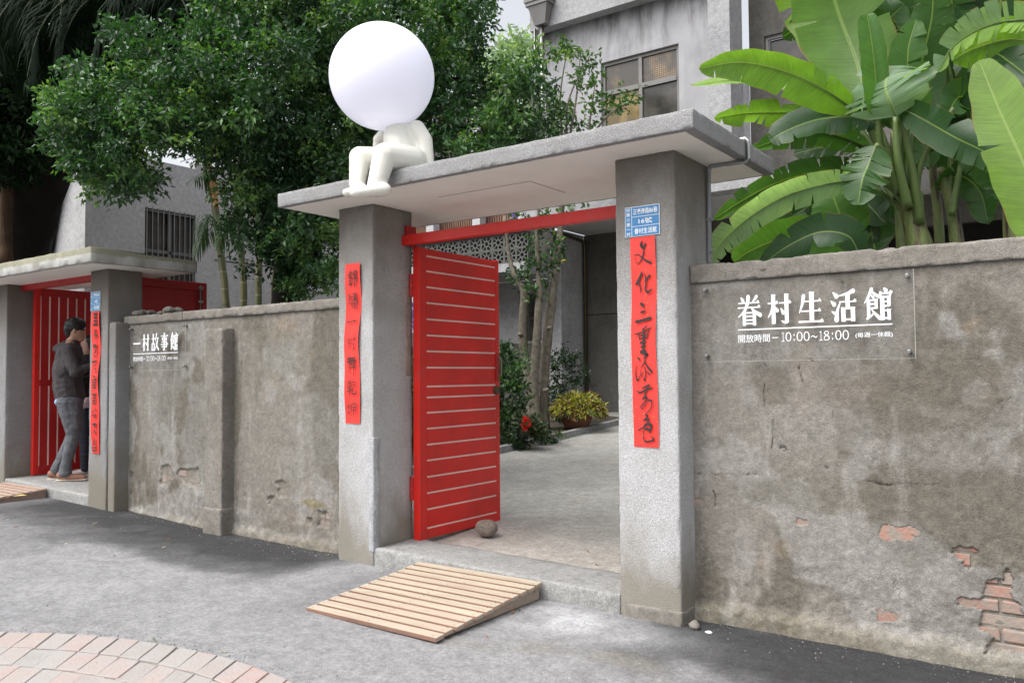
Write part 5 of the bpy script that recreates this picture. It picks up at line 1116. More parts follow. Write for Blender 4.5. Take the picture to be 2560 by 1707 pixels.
# light shrubby tree against the upper wall
sh = thing('slender_tree', 'thin open-branched tree with light green leaves against the upper cement wall', 'tree', (-7.9, 11.4, .5))
C, R = sample_clumps([(1300, 130), (1350, 110), (1440, 100), (1500, 165), (1500, 300), (1480, 330), (1320, 360)], 42, 13.2, 13.9, rs, [], (.12, .26))
C4, R4 = sample_clumps([(1520, 235), (1610, 225), (1620, 250), (1560, 290), (1510, 285)], 9, 13.3, 13.7, rs, [], (.08, .14))
crown('crown', sh, C + C4, R + R4, 34, .10, .048, [(.04, .09, .03), (.07, .15, .04), (.14, .22, .05)], M['leaf'], rs)
for a, b, c in (((1420, 420), (1420, 260), (1480, 130)), ((1420, 430), (1400, 260), (1420, 110)), ((1440, 420), (1470, 330), (1490, 190)), ((1400, 420), (1370, 250), (1350, 140)), ((1440, 400), (1520, 290), (1610, 240)), ((1410, 420), (1440, 250), (1450, 150))):
    limb(sh, [atD(*a, 13.5), atD(*b, 13.5), atD(*c, 13.6)], [.025, .016, .007], M['bark'], 'branch', 6)
limb(sh, [(-7.6, 11.4, .45), (-7.55, 11.4, 2), atD(1420, 430, 13.5)], [.05, .045, .03], M['bark'], 'trunk', 8)
# three-stemmed tree in the bed
gt = thing('garden_tree', 'three-stemmed pale tree with pruned knots standing in the bed inside the gate', 'tree', (-8.0, 11.2, .45))
YT = 11.2
tk = [([(1334, 1085), (1332, 1020), (1326, 965), (1313, 900), (1307, 840), (1309, 780), (1310, 728), (1288, 695), (1275, 650), (1268, 600), (1262, 540)], [22, 18, 13, 12, 12, 12, 11, 7, 6, 5, 4], 0),
      ([(1345, 1085), (1338, 1010), (1335, 945), (1340, 870), (1345, 800), (1348, 730), (1346, 680), (1342, 600), (1346, 520), (1350, 470)], [17, 12, 11, 11, 10, 9, 6, 5, 4, 3], -.12),
      ([(1362, 1085), (1360, 1000), (1362, 940), (1370, 860), (1378, 790), (1385, 720), (1396, 650), (1402, 590), (1400, 520), (1404, 460)], [16, 12, 11, 10, 10, 9, 7, 6, 5, 4], .1)]
for pts, rr_, dy in tk:
    limb(gt, [atY(u, v, YT + dy) for u, v in pts], [r * .0063 for r in rr_], M['barkp'], 'trunk', 12)
for u, v in ((1345, 835), (1343, 850), (1340, 905), (1373, 820), (1365, 975), (1302, 835)):
    p = atY(u, v, YT - .07); V, Fc = dome(p, .045, 8, 6, (1, 1, .8)); mk('knot', np.array(V) + fbm(V, 30, 2, 3)[:, None] * .02, Fc, M['barkp'], gt, True)
C = [atY(u, v, YT + rs.uniform(-.2, .2)) for u, v in ((1290, 690), (1315, 700), (1335, 665), (1345, 640), (1330, 725), (1352, 705), (1318, 680), (1390, 640), (1400, 620), (1372, 655), (1395, 600), (1385, 665), (1280, 700), (1340, 590), (1350, 560), (1360, 530), (1430, 520), (1450, 500), (1300, 530), (1280, 545), (1345, 735), (1330, 610))]
crown('crown', gt, C, [.12] * len(C), 30, .10, .055, [(.02, .05, .025), (.035, .08, .035), (.08, .15, .04)], M['leaf'], rs)
# shrubs in the bed
def shrub(name, label, cat, poly, Y, n, r, ne, L, W, pal, base, mat=None, hang=.3, kind=None):
    s = thing(name, label, cat, base); us = [p[0] for p in poly]; vs = [p[1] for p in poly]; C = []
    while len(C) < n:
        u = rs.uniform(min(us), max(us)); v = rs.uniform(min(vs), max(vs))
        if inpoly2(u, v, poly): C.append(atY(u, v, Y + rs.uniform(-.25, .25)))
    crown('foliage', s, C, [r] * n, ne, L, W, pal, mat or M['leaf'], rs, hang)
    for i in range(5):
        c = C[i * n // 5]; limb(s, [(base[0], base[1], base[2] - .05), ((base[0] + c[0]) / 2, (base[1] + c[1]) / 2 + .02, (base[2] + c[2]) / 2), c], [.014, .01, .006], M['bark'], 'stem', 6)
    return s
shrub('shrub', 'dark loose shrub behind the potted croton', 'shrub', [(1375, 890), (1410, 850), (1450, 880), (1460, 940), (1440, 1010), (1385, 1060), (1370, 980)], 12.3, 34, .16, 55, .07, .035, [(.012, .03, .012), (.022, .05, .02), (.035, .07, .025)], (-8.6, 12.3, .5))
shrub('shrub', 'leafy green shrub beside the free edge of the red leaf', 'shrub', [(1180, 900), (1250, 880), (1300, 900), (1318, 940), (1300, 1010), (1325, 1030), (1270, 1070), (1180, 1060)], 9.8, 40, .15, 60, .09, .045, [(.02, .05, .018), (.035, .09, .025), (.06, .14, .035)], (-7.35, 9.8, .36))
shrub('shrub', 'low green plant seen between the left pillar and the open leaf', 'shrub', [(1015, 900), (1060, 890), (1060, 1120), (1015, 1120)], 8.2, 30, .13, 60, .08, .04, [(.02, .05, .018), (.04, .09, .025), (.10, .15, .035)], (-7.6, 8.2, .3))
shrub('flowering_plant', 'low bedding plant with red flowers at the foot of the garden tree', 'plant', [(1260, 1070), (1330, 1040), (1350, 1085), (1320, 1115), (1262, 1125)], 9.4, 22, .09, 55, .08, .04, [(.015, .03, .012), (.03, .06, .02), (.06, .06, .02)], (-6.9, 9.4, .34))
fl = bpy.data.objects.get('flowering_plant')
M['petal'] = m_leaf('red_petal', .25, .5, False, (.75, .02, .015))
C = np.concatenate([np.array(atY(u, v, 9.15)) + rs.normal(size=(45, 3)) * .019 for u, v in ((1314, 1050), (1321, 1060), (1314, 1067))]); V, T, _ = leaf_quads(C, .035, .03, rs, np.zeros((len(C), 3)), 0, .1); mk('flower_head', V, T, M['petal'], fl)['kind'] = 'stuff'
shrub('ground_plants', 'low leafy ground plants along the bed kerb below the tree', 'plants', [(1340, 1100), (1372, 1075), (1400, 1082), (1395, 1100), (1350, 1118)], 10.1, 14, .06, 40, .05, .025, [(.02, .05, .018), (.04, .08, .025), (.07, .11, .03)], (-7.0, 10.1, .4))
# potted croton
pot = thing('potted_croton', 'mound of yellow and maroon croton in a wide terracotta bowl', 'potted plant', (-8.02, 11.55, .44))
pc = atY(1441, 1062, 11.55)
M['terra'] = m_paint('terracotta', (.16, .06, .035), .85, .4, .2, .5)
V, Fc = lathe((pc.x, pc.y, .44), [(0, .01), (.15, .01), (.17, .0), (.22, .12), (.245, .19), (.265, .20), (.265, .235), (.24, .24), (.225, .21), (0, .2)], 32); mk('bowl', V, Fc, M['terra'], pot, True)
n = 2600; th = rs.uniform(0, 2 * math.pi, n); ph = np.arccos(rs.uniform(-.15, 1, n)); r = rs.uniform(.55, 1, n) ** .5
dirs = np.stack([np.sin(ph) * np.cos(th), np.sin(ph) * np.sin(th), np.cos(ph)], 1); C = np.array([pc.x + .05, pc.y, .74]) + dirs * np.array([.44, .42, .30]) * r[:, None]
C = C + fbm(C, 6, 2, 4)[:, None] * .05; tip = dirs * .8; tip[:, 2] -= .55
kk = rs.random(n); col = np.where((kk < .34)[:, None], [(.42, .38, .05)], np.where((kk < .6)[:, None], [(.10, .15, .03)], np.where((kk < .78)[:, None], [(.16, .03, .02)], [(.5, .45, .16)]))) * rs.uniform(.6, 1.15, (n, 1))
V, T, cc = leaf_quads(C, rs.uniform(.07, .12, n), .024, rs, col, .2, .2, tip); mk('leaves', V, T, M['leaf'], pot, False, cc)

# ------------------------------------------------------------ banana plants behind the right wall
ban = thing('banana_plant', 'big banana clump with broad backlit leaves behind the wall above the white characters', 'banana plant', (-1.05, 6.2, .2))
ban2 = thing('banana_plant', 'second banana plant at the right edge with one bright yellow-green leaf hanging low', 'banana plant', (-.35, 6.4, .2))
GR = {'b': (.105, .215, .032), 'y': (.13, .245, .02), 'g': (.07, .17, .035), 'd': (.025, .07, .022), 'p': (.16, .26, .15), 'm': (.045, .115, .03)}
def banana(root, rib, W, colk, face=1.0, fold=.18, tears=5, roll=0.0, pet=None, seed=0, blunt=.5, wav=.03, asym=(1, 1), droop=0.0):
    """one leaf: rib = (u, v, Y) along the midrib from petiole to tip; halves split into strips along the veins"""
    r_ = np.random.default_rng(seed + 100); P = np.array([list(atY(*p)) for p in rib]); N = 64; q = spline(P, N)
    T = np.gradient(q, axis=0); T /= np.linalg.norm(T, axis=1)[:, None]
    view = np.array(EYE) - q; view /= np.linalg.norm(view, axis=1)[:, None]
    S_ = np.cross(T, view); S_ /= np.linalg.norm(S_, axis=1)[:, None]; Nn = np.cross(S_, T); Nn /= np.linalg.norm(Nn, axis=1)[:, None]
    # tilt the blade about its rib by roll (0 = broadside to the street)
    c, s = math.cos(roll), math.sin(roll); S2 = S_ * c + Nn * s; N2 = Nn * c - S_ * s
    t = np.linspace(0, 1, N); wp_ = np.clip(np.sin(np.pi * np.clip(t, 0, 1) ** (.75)), 0, 1) ** blunt; wp_ = np.maximum(wp_, .02); wp_[-1] = .02
    V = []; Fc = []; UV = []; K = 9; Ltot = np.linalg.norm(np.diff(q, axis=0), axis=1).sum(); Wm = W * Ltot_px(P)
    for side in (1, -1):
        cuts = sorted(set([0, N - 1] + [int(x) for x in r_.uniform(4, N - 4, int(tears * 1.6))])); amp = [r_.uniform(.02, .22) if 0 < i < len(cuts) - 1 else 0 for i in range(len(cuts))]
        ph_ = r_.uniform(0, 6)
        for ci in range(len(cuts) - 1):
            a, b = cuts[ci], cuts[ci + 1]
            if b - a < 2: continue
            bend = r_.normal() * .2; b0 = len(V); m = b - a + 1; mid = (a + b) / 2
            for i in range(a, b + 1):
                e0 = amp[ci] if i < mid else amp[ci + 1]; cl = abs(i - mid) / max(1, (b - a) / 2)
                for j in range(K + 1):
                    sj = j / K; wd = Wm * wp_[i] * sj * (asym[0] if side > 0 else asym[1]); g_ = e0 * max(0, (sj - .35) / .65) * cl
                    ii = i + (mid - i) * g_; i0 = int(min(max(ii, 0), N - 2)); f = ii - i0
                    base = q[i0] * (1 - f) + q[i0 + 1] * f; sl = S2[i] * side; slope = T[i] * .22 * sj * Wm * wp_[i]
                    up_ = N2[i] * (fold * wd - (bend + droop) * wd * sj + wav * .25 * Wm * math.sin(t[i] * 17 + ph_ + sj * 2) * sj * sj * 1.2)
                    edge = sl * (.02 * Wm * sj * math.sin(t[i] * 41 + ph_ * 3)) 
                    V.append(base + sl * wd * math.sqrt(max(.1, 1 - fold * fold)) + slope + up_ + edge - np.array([0, 0, 1]) * droop * .5 * wd * sj); UV.append((t[i] * Ltot, side * sj))
            for i in range(m - 1):
                for j in range(K):
                    A = b0 + i * (K + 1) + j; qd = (A, A + 1, A + K + 2, A + K + 1); Fc.append(qd if side > 0 else qd[::-1])
    nb = len(V); col = np.tile(GR[colk], (nb, 1)) * r_.uniform(.92, 1.08)
    o = mk('leaf', V, np.array(Fc), M['ban'], root, True, col, UV)
    rr_ = np.linspace(.016, .004, N // 3); ribq = q[::3][:len(rr_)] ; 
    V2, F2 = tube(q[::3] - N2[::3] * .006, np.linspace(.009, .002, len(q[::3])), 7); mk('midrib', V2, F2, M['rib'], o, True)
    if pet:
        pp = [Vector(atY(*x)) for x in pet] + [Vector(q[0])]; pq = spline(pp, 14); V3, F3 = tube(pq, np.linspace(.034, .017, 14), 9); mk('petiole', V3, F3, M['rib'], o, True)
    return o
def Ltot_px(P):
    c = P.mean(0); return float((Vector(c) - EYE).dot(ROT @ Vector((0, 0, -1)))) / F
M['rib'] = m_paint('banana_midrib', (.085, .13, .035), .45, .1, .2)
st = (2245, 470, 6.2); st2 = (2290, 500, 6.15); st3 = (2395, 540, 6.5)
L = [
 # rib, half width px, colour, options
 (ban, [(2150, 290, 6.3), (2105, 180, 6.4), (2045, 70, 6.5), (1985, -30, 6.5), (1950, -160, 6.3), (1935, -260, 6.1)], 96, 'y', dict(tears=3, pet=[st, (2190, 380, 6.2)], fold=.1, asym=(1.1, .62))),
 (ban, [(2175, 280, 6.2), (2140, 150, 6.3), (2095, 30, 6.3), (2060, -100, 6.2), (2035, -230, 6.0)], 108, 'b', dict(tears=2, pet=[st, (2200, 380, 6.2)], fold=.08)),
 (ban, [(2195, 290, 5.9), (2190, 200, 5.85), (2180, 110, 5.8), (2168, 38, 5.78)], 36, 'g', dict(tears=0, pet=[st, (2205, 380, 6.0)], fold=.5, blunt=.22)),
 (ban, [(2135, 275, 6.0), (2060, 225, 5.8), (1960, 178, 5.6), (1850, 156, 5.4), (1748, 172, 5.25)], 52, 'b', dict(tears=2, pet=[st, (2180, 330, 6.1)], fold=.06, asym=(.75, 1.15))),
 (ban, [(2110, 285, 6.2), (2040, 232, 6.1), (1940, 204, 5.95), (1840, 200, 5.8), (1728, 214, 5.65)], 40, 'p', dict(tears=5, pet=[st, (2160, 340, 6.2)], fold=.1, roll=1.05, seed=3)),
 (ban, [(2085, 302, 6.3), (2010, 285, 6.2), (1920, 282, 6.1), (1850, 285, 6.0), (1786, 296, 5.9)], 38, 'b', dict(tears=4, pet=[st, (2160, 360, 6.2)], fold=.15, roll=.7, seed=4)),
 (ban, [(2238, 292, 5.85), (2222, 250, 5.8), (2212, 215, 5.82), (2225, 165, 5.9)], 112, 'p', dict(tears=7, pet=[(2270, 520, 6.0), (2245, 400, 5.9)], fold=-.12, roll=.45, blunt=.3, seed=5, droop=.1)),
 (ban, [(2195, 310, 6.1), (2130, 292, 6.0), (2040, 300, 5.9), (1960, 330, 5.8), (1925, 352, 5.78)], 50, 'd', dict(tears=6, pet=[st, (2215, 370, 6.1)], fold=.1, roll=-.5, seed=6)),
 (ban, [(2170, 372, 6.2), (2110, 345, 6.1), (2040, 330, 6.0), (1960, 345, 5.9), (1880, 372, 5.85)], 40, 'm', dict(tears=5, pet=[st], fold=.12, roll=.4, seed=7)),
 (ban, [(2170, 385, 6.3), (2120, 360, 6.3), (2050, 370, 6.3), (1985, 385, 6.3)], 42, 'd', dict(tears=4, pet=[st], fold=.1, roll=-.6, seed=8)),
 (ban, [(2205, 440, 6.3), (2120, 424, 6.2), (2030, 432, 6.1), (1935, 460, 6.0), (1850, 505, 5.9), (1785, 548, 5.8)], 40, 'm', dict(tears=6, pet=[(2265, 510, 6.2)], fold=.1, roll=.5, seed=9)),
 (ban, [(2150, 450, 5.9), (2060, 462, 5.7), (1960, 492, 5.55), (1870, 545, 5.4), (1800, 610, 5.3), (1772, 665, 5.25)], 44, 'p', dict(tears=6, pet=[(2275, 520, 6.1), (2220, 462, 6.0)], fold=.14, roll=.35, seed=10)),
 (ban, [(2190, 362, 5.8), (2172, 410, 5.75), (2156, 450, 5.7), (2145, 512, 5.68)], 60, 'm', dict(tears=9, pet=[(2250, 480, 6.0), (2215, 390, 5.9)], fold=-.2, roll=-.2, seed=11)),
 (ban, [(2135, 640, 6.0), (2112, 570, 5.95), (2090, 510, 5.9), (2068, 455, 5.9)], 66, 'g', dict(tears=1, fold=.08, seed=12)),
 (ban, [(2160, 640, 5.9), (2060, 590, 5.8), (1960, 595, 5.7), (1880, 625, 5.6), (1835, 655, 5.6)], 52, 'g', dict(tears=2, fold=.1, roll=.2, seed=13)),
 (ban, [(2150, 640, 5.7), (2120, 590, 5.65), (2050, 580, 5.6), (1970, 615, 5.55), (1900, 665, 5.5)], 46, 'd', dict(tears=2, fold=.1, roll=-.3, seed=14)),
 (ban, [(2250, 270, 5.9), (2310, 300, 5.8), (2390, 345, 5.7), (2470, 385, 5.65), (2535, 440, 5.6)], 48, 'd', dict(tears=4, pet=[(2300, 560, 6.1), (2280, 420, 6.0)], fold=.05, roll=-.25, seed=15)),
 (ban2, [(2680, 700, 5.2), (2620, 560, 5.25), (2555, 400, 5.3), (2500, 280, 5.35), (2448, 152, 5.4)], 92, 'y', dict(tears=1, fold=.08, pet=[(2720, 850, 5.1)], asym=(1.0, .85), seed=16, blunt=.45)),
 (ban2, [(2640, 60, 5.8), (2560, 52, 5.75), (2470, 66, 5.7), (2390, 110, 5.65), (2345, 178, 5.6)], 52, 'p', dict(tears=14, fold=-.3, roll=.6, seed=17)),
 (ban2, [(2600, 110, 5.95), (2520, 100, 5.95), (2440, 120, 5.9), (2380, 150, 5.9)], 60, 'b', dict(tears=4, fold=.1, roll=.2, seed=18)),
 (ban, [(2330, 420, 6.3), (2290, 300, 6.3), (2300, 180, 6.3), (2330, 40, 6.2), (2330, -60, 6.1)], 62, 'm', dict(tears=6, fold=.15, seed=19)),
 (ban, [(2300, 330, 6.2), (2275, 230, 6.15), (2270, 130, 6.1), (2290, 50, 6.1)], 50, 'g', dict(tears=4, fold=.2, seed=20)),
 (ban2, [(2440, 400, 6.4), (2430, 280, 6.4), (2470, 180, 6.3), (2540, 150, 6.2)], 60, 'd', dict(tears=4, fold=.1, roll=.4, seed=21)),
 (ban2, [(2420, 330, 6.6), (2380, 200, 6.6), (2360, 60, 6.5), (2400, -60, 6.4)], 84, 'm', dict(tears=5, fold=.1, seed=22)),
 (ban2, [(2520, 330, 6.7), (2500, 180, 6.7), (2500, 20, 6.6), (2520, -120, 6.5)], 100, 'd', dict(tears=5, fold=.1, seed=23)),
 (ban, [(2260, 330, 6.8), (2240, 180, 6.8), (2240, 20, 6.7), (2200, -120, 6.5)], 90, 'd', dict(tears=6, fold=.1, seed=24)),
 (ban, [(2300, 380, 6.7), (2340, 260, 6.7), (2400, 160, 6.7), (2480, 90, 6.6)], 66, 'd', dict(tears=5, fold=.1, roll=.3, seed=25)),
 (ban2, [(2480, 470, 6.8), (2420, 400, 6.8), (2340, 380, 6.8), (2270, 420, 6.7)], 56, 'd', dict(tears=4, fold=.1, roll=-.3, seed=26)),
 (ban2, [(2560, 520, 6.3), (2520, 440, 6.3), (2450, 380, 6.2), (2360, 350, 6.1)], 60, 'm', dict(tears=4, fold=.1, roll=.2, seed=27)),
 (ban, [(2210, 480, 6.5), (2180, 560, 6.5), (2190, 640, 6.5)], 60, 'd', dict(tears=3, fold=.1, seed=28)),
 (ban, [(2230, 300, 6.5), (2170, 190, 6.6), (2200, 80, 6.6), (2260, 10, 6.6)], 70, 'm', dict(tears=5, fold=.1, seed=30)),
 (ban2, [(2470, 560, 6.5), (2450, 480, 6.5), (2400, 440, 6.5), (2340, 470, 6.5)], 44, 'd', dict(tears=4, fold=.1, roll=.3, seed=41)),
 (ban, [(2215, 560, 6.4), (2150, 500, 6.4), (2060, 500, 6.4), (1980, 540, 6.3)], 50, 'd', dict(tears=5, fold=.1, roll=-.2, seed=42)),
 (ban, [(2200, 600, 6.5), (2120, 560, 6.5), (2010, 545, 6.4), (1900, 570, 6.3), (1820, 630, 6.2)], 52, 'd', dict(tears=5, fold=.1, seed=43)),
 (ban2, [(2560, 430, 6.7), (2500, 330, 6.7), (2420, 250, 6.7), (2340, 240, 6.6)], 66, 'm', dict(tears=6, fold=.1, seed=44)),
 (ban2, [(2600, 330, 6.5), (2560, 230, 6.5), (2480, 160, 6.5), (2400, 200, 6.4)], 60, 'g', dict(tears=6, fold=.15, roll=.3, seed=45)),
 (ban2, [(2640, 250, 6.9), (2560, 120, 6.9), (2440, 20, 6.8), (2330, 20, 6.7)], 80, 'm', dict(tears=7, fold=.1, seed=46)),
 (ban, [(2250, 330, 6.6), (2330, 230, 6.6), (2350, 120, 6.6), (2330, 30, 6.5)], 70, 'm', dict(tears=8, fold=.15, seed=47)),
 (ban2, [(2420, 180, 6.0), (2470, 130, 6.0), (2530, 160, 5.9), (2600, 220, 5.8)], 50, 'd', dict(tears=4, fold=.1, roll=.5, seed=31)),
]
rq = np.random.default_rng(77)
for i in range(20):                                                   # deeper leaves of the clump arching every way
    u0 = rq.uniform(2180, 2560); v0 = rq.uniform(120, 420); Yb = rq.uniform(6.5, 7.3); an = rq.uniform(-2.6, -.5); ln = rq.uniform(150, 300)
    du = math.cos(an) * ln; dv = math.sin(an) * ln
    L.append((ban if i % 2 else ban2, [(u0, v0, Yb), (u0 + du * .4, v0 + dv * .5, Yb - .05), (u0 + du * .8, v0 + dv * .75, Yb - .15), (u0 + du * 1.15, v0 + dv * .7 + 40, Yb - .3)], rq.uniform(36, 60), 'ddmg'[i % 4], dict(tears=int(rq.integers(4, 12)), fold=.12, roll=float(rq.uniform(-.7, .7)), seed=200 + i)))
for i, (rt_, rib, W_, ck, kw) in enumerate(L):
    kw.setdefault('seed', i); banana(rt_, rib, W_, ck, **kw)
def pstem(root, pts, rads):
    q = spline([(*atY(*p), r) for p, r in zip(pts, rads)], 24); V, Fc = tube(q[:, :3], q[:, 3], 14); V = np.array(V); V += fbm(V * [1, 1, .3], 12, 2, 4)[:, None] * .008; mk('pseudostem', V, Fc, M['pst'], root, True)
t = NT('banana_stem'); cc = t.ramp(t.noise(3, 6, .65, (4, 4, .8)), (.36, .48, .56, .63), [(.07, .10, .028), (.14, .18, .055), (.085, .065, .03), (.018, .013, .010)]); M['pst'] = t.fin(cc, .5, t.bump(t.noise(6, 4, .6, (6, 6, .5)), .5, .02))
pstem(ban, [(2330, 760, 6.15), (2300, 620, 6.15), (2275, 520, 6.15), (2245, 430, 6.18), (2235, 330, 6.2)], [.085, .075, .068, .05, .025])
pstem(ban, [(2270, 760, 6.3), (2262, 620, 6.3), (2255, 540, 6.3), (2250, 460, 6.3)], [.06, .055, .05, .04])
pstem(ban, [(2345, 760, 6.25), (2318, 620, 6.2), (2300, 560, 6.2), (2295, 480, 6.2)], [.05, .045, .04, .03])
pstem(ban, [(2360, 760, 6.6), (2350, 620, 6.6), (2345, 540, 6.6), (2330, 400, 6.6)], [.04, .038, .034, .025])
pstem(ban2, [(2410, 760, 6.5), (2395, 620, 6.5), (2380, 520, 6.5), (2350, 420, 6.5)], [.055, .05, .04, .028])
pstem(ban2, [(2560, 800, 6.4), (2540, 620, 6.4), (2533, 540, 6.4), (2520, 440, 6.4)], [.075, .068, .06, .04])
for a in ([(2290, 560, 6.1), (2295, 440, 6.05), (2330, 350, 6.0), (2385, 270, 5.95)], [(2240, 500, 6.1), (2190, 430, 6.1), (2140, 370, 6.1)], [(2250, 480, 6.1), (2215, 400, 6.1), (2190, 330, 6.1)], [(2262, 470, 6.05), (2250, 380, 6.0), (2262, 280, 5.95)], [(2270, 470, 6.1), (2275, 370, 6.1), (2285, 280, 6.1)], [(2380, 540, 6.4), (2395, 450, 6.4), (2410, 370, 6.4)], [(2370, 520, 6.5), (2375, 430, 6.5), (2380, 330, 6.5)], [(2560, 560, 6.2), (2500, 440, 6.2), (2460, 380, 6.2)], [(2290, 560, 6.2), (2240, 510, 6.2), (2180, 470, 6.1)]):
    q = spline([atY(*p) for p in a], 16); V, Fc = tube(q, np.linspace(.026, .014, 16), 9); mk('petiole', V, Fc, M['rib'], ban, True)

# ------------------------------------------------------------ white ball-headed figure sitting on the canopy edge
M['gloss'] = m_flat('glossy_cream_paint', (.77, .76, .69), .10); M['ball'] = m_flat('white_ball', (.90, .90, .97), .3)
t = NT('milky_globe'); t.fin((.60, .60, .70), .35); t.b.inputs['Subsurface Weight'].default_value = .25; t.b.inputs['Subsurface Radius'].default_value = (.3, .3, .35); t.b.inputs['Subsurface Scale'].default_value = .3
t.b.inputs['Emission Color'].default_value = (.86, .86, 1.0, 1); t.b.inputs['Emission Strength'].default_value = .2; M['ball'] = t.m     # glow added to even out the shading; the globe is no lamp
fig = thing('seated_figure', 'glossy cream figure with a huge white globe for a head sitting on the canopy edge', 'sculpture', (-3.75, 4.02, 2.68))
bc = atY(955, 193, 3.98); V, Fc = dome((0, 0, 0), .352, 72, 40)
V = np.array(V); ax_ = np.array([.18, -.05, -.98]); ax_ /= np.linalg.norm(ax_); dd_ = V @ ax_; cut = .334; m_ = dd_ > cut; V[m_] -= np.outer(dd_[m_] - cut, ax_); V += np.array(bc)
mk('globe_head', V, Fc, M['ball'], fig, True)
k_ = {n: atY(*p) for n, p in dict(neck=(1000, 322, 4.12), chest=(998, 345, 4.09), hip=(1012, 398, 4.10), hl=(985, 402, 4.05), hr=(1030, 405, 4.03), kl=(900, 394, 3.84), kr=(962, 388, 3.80), al=(893, 462, 3.79), ar=(940, 470, 3.75), tl=(868, 482, 3.66), tr=(888, 483, 3.62), hel=(905, 476, 3.80), her=(958, 474, 3.77), sr=(1042, 322, 4.12), er=(1062, 352, 4.14), wr=(1070, 398, 4.13), sl=(962, 335, 4.15), el=(946, 350, 4.16), wl=(940, 392, 4.18)).items()}
hipz = 2.77
for n in ('hip', 'hl', 'hr'): k_[n].z = max(k_[n].z, hipz)
k_['wr'].z = 2.70; k_['wl'].z = 2.70
body('body', [(k_['neck'], k_['chest'], .098, .116), (k_['chest'], k_['hip'], .116, .135), (k_['hl'], k_['hr'], .095, .095),
              (k_['hl'], k_['kl'], .095, .076), (k_['hr'], k_['kr'], .10, .082), (k_['kl'], k_['al'], .074, .056), (k_['kr'], k_['ar'], .080, .062),
              (k_['hel'], k_['tl'], .050, .034, (1.15, 1, .85)), (k_['her'], k_['tr'], .054, .036, (1.15, 1, .85)),
              (k_['sr'], k_['er'], .060, .056), (k_['er'], k_['wr'], .056, .050), (k_['wr'], k_['wr'] + Vector((.05, -.05, -.012)), .030, .018, (1.3, 1, .7)),
              (k_['sl'], k_['el'], .048, .042), (k_['el'], k_['wl'], .042, .036), (k_['wl'], k_['wl'] + Vector((-.04, -.04, -.012)), .03, .018)], M['gloss'], fig, .010, 8)

# ------------------------------------------------------------ the couple on the small gate's step
M['skin'] = m_flat('skin', (.42, .25, .17), .5); M['hair'] = m_flat('black_hair', (.010, .009, .009), .5)
def m_cloth(n, c, sc=160):
    t = NT(n); x = t.mix(1.0, c, t.ramp(t.noise(sc, 2), (.3, .7), [g(.8), g(1.2)]), 'MULTIPLY'); x = t.mix(1.0, x, t.ramp(t.noise(9, 3), (.35, .7), [g(.82), g(1.15)]), 'MULTIPLY'); return t.fin(x, .92, t.bump(t.noise(22, 3, .5, (1, 1, .45)), .5, .02))
M['hoodie'] = m_cloth('charcoal_hoodie', (.055, .050, .052)); M['jeans'] = m_cloth('grey_denim', (.105, .112, .125)); M['shirt'] = m_cloth('blue_shirt', (.30, .46, .70)); M['shoe'] = m_cloth('tan_suede', (.30, .155, .11)); M['sole'] = m_flat('cream_sole', (.45, .40, .32), .7)
M['blackc'] = m_cloth('black_cloth', (.018, .015, .018)); M['pinkc'] = m_cloth('pale_pink_cloth', (.62, .50, .58)); M['navy'] = m_cloth('navy_trousers', (.014, .016, .028)); M['pat'] = m_paint('patterned_shoe', (.30, .25, .24), .7, .1, .6)
def person(label, base, yaw):
    return thing('person', label, 'person', base), Matrix.Translation(Vector(base)) @ Matrix.Rotation(yaw, 4, 'Z')
fe = atZ(175, 1201, .235)
man, MM = person('young man in charcoal hoodie and grey jeans standing in the small gateway', (fe.x, fe.y, .232), math.radians(35.8 + 18))
# local frame: x forward (towards his left in the picture plane is away), y to his left, z up
A, B_ = -.085, .085           # his right side (near us), left side (away)
def hand(segs, w, d, s=1.0):
    """palm with four curled fingers and a thumb"""
    w = Vector(w); d = Vector(d).normalized(); u = d.cross(Vector((0, 0, 1))).normalized(); n_ = u.cross(d)
    pc_ = w + d * .05; segs.append((w, pc_, .024, .030, (1, 1, 1)))
    for i, (o_, L_) in enumerate(((-.027, .058), (-.009, .068), (.009, .064), (.026, .05))):
        a = pc_ + u * o_ + d * .02; b = a + d * L_ * .5 * s; c = b + (d * .55 - n_ * .8).normalized() * L_ * .5; segs.append((a, b, .0095, .0088)); segs.append((b, c, .0088, .0072))
    a = w + d * .02 - u * .026; b = a + (d * .6 - u * .8).normalized() * .035; segs += [(a, b, .012, .0105), (b, b + (d - n_ * .3).normalized() * .028, .0105, .0085)]
sg = [((.03, 0, 1.70), (.045, 0, 1.62), .082, .074, (1.06, .88, 1.12)), ((.075, 0, 1.575), (.09, 0, 1.555), .042, .036), ((.125, 0, 1.615), (.135, 0, 1.60), .014, .012), ((.10, 0, 1.565), (.115, 0, 1.565), .026, .018), ((.0, 0, 1.50), (.015, 0, 1.60), .056, .052),
      ((-.01, 0, 1.10), (-.02, 0, 1.42), .12, .13, (.85, 1.25, 1)), ((-.02, 0, .95), (-.01, 0, 1.05), .10, .11),
      ((.0, A - .11, 1.42), (.07, A - .15, 1.19), .042, .036), ((.07, A - .15, 1.19), (.25, A - .02, 1.27), .036, .025), ((.0, B_ + .11, 1.42), (.08, B_ + .13, 1.19), .042, .036), ((.08, B_ + .13, 1.19), (.27, B_ - .0, 1.22), .036, .025),
      ((0, A, .9), (.05, A, .52), .08, .055), ((.05, A, .52), (-.03, A, .1), .052, .035), ((0, B_, .9), (.02, B_, .52), .08, .055), ((.02, B_, .52), (-.15, B_, .12), .052, .035),
      ((-.05, A, .05), (.13, A, .04), .034, .03), ((-.17, B_, .06), (.0, B_, .04), .034, .03)]
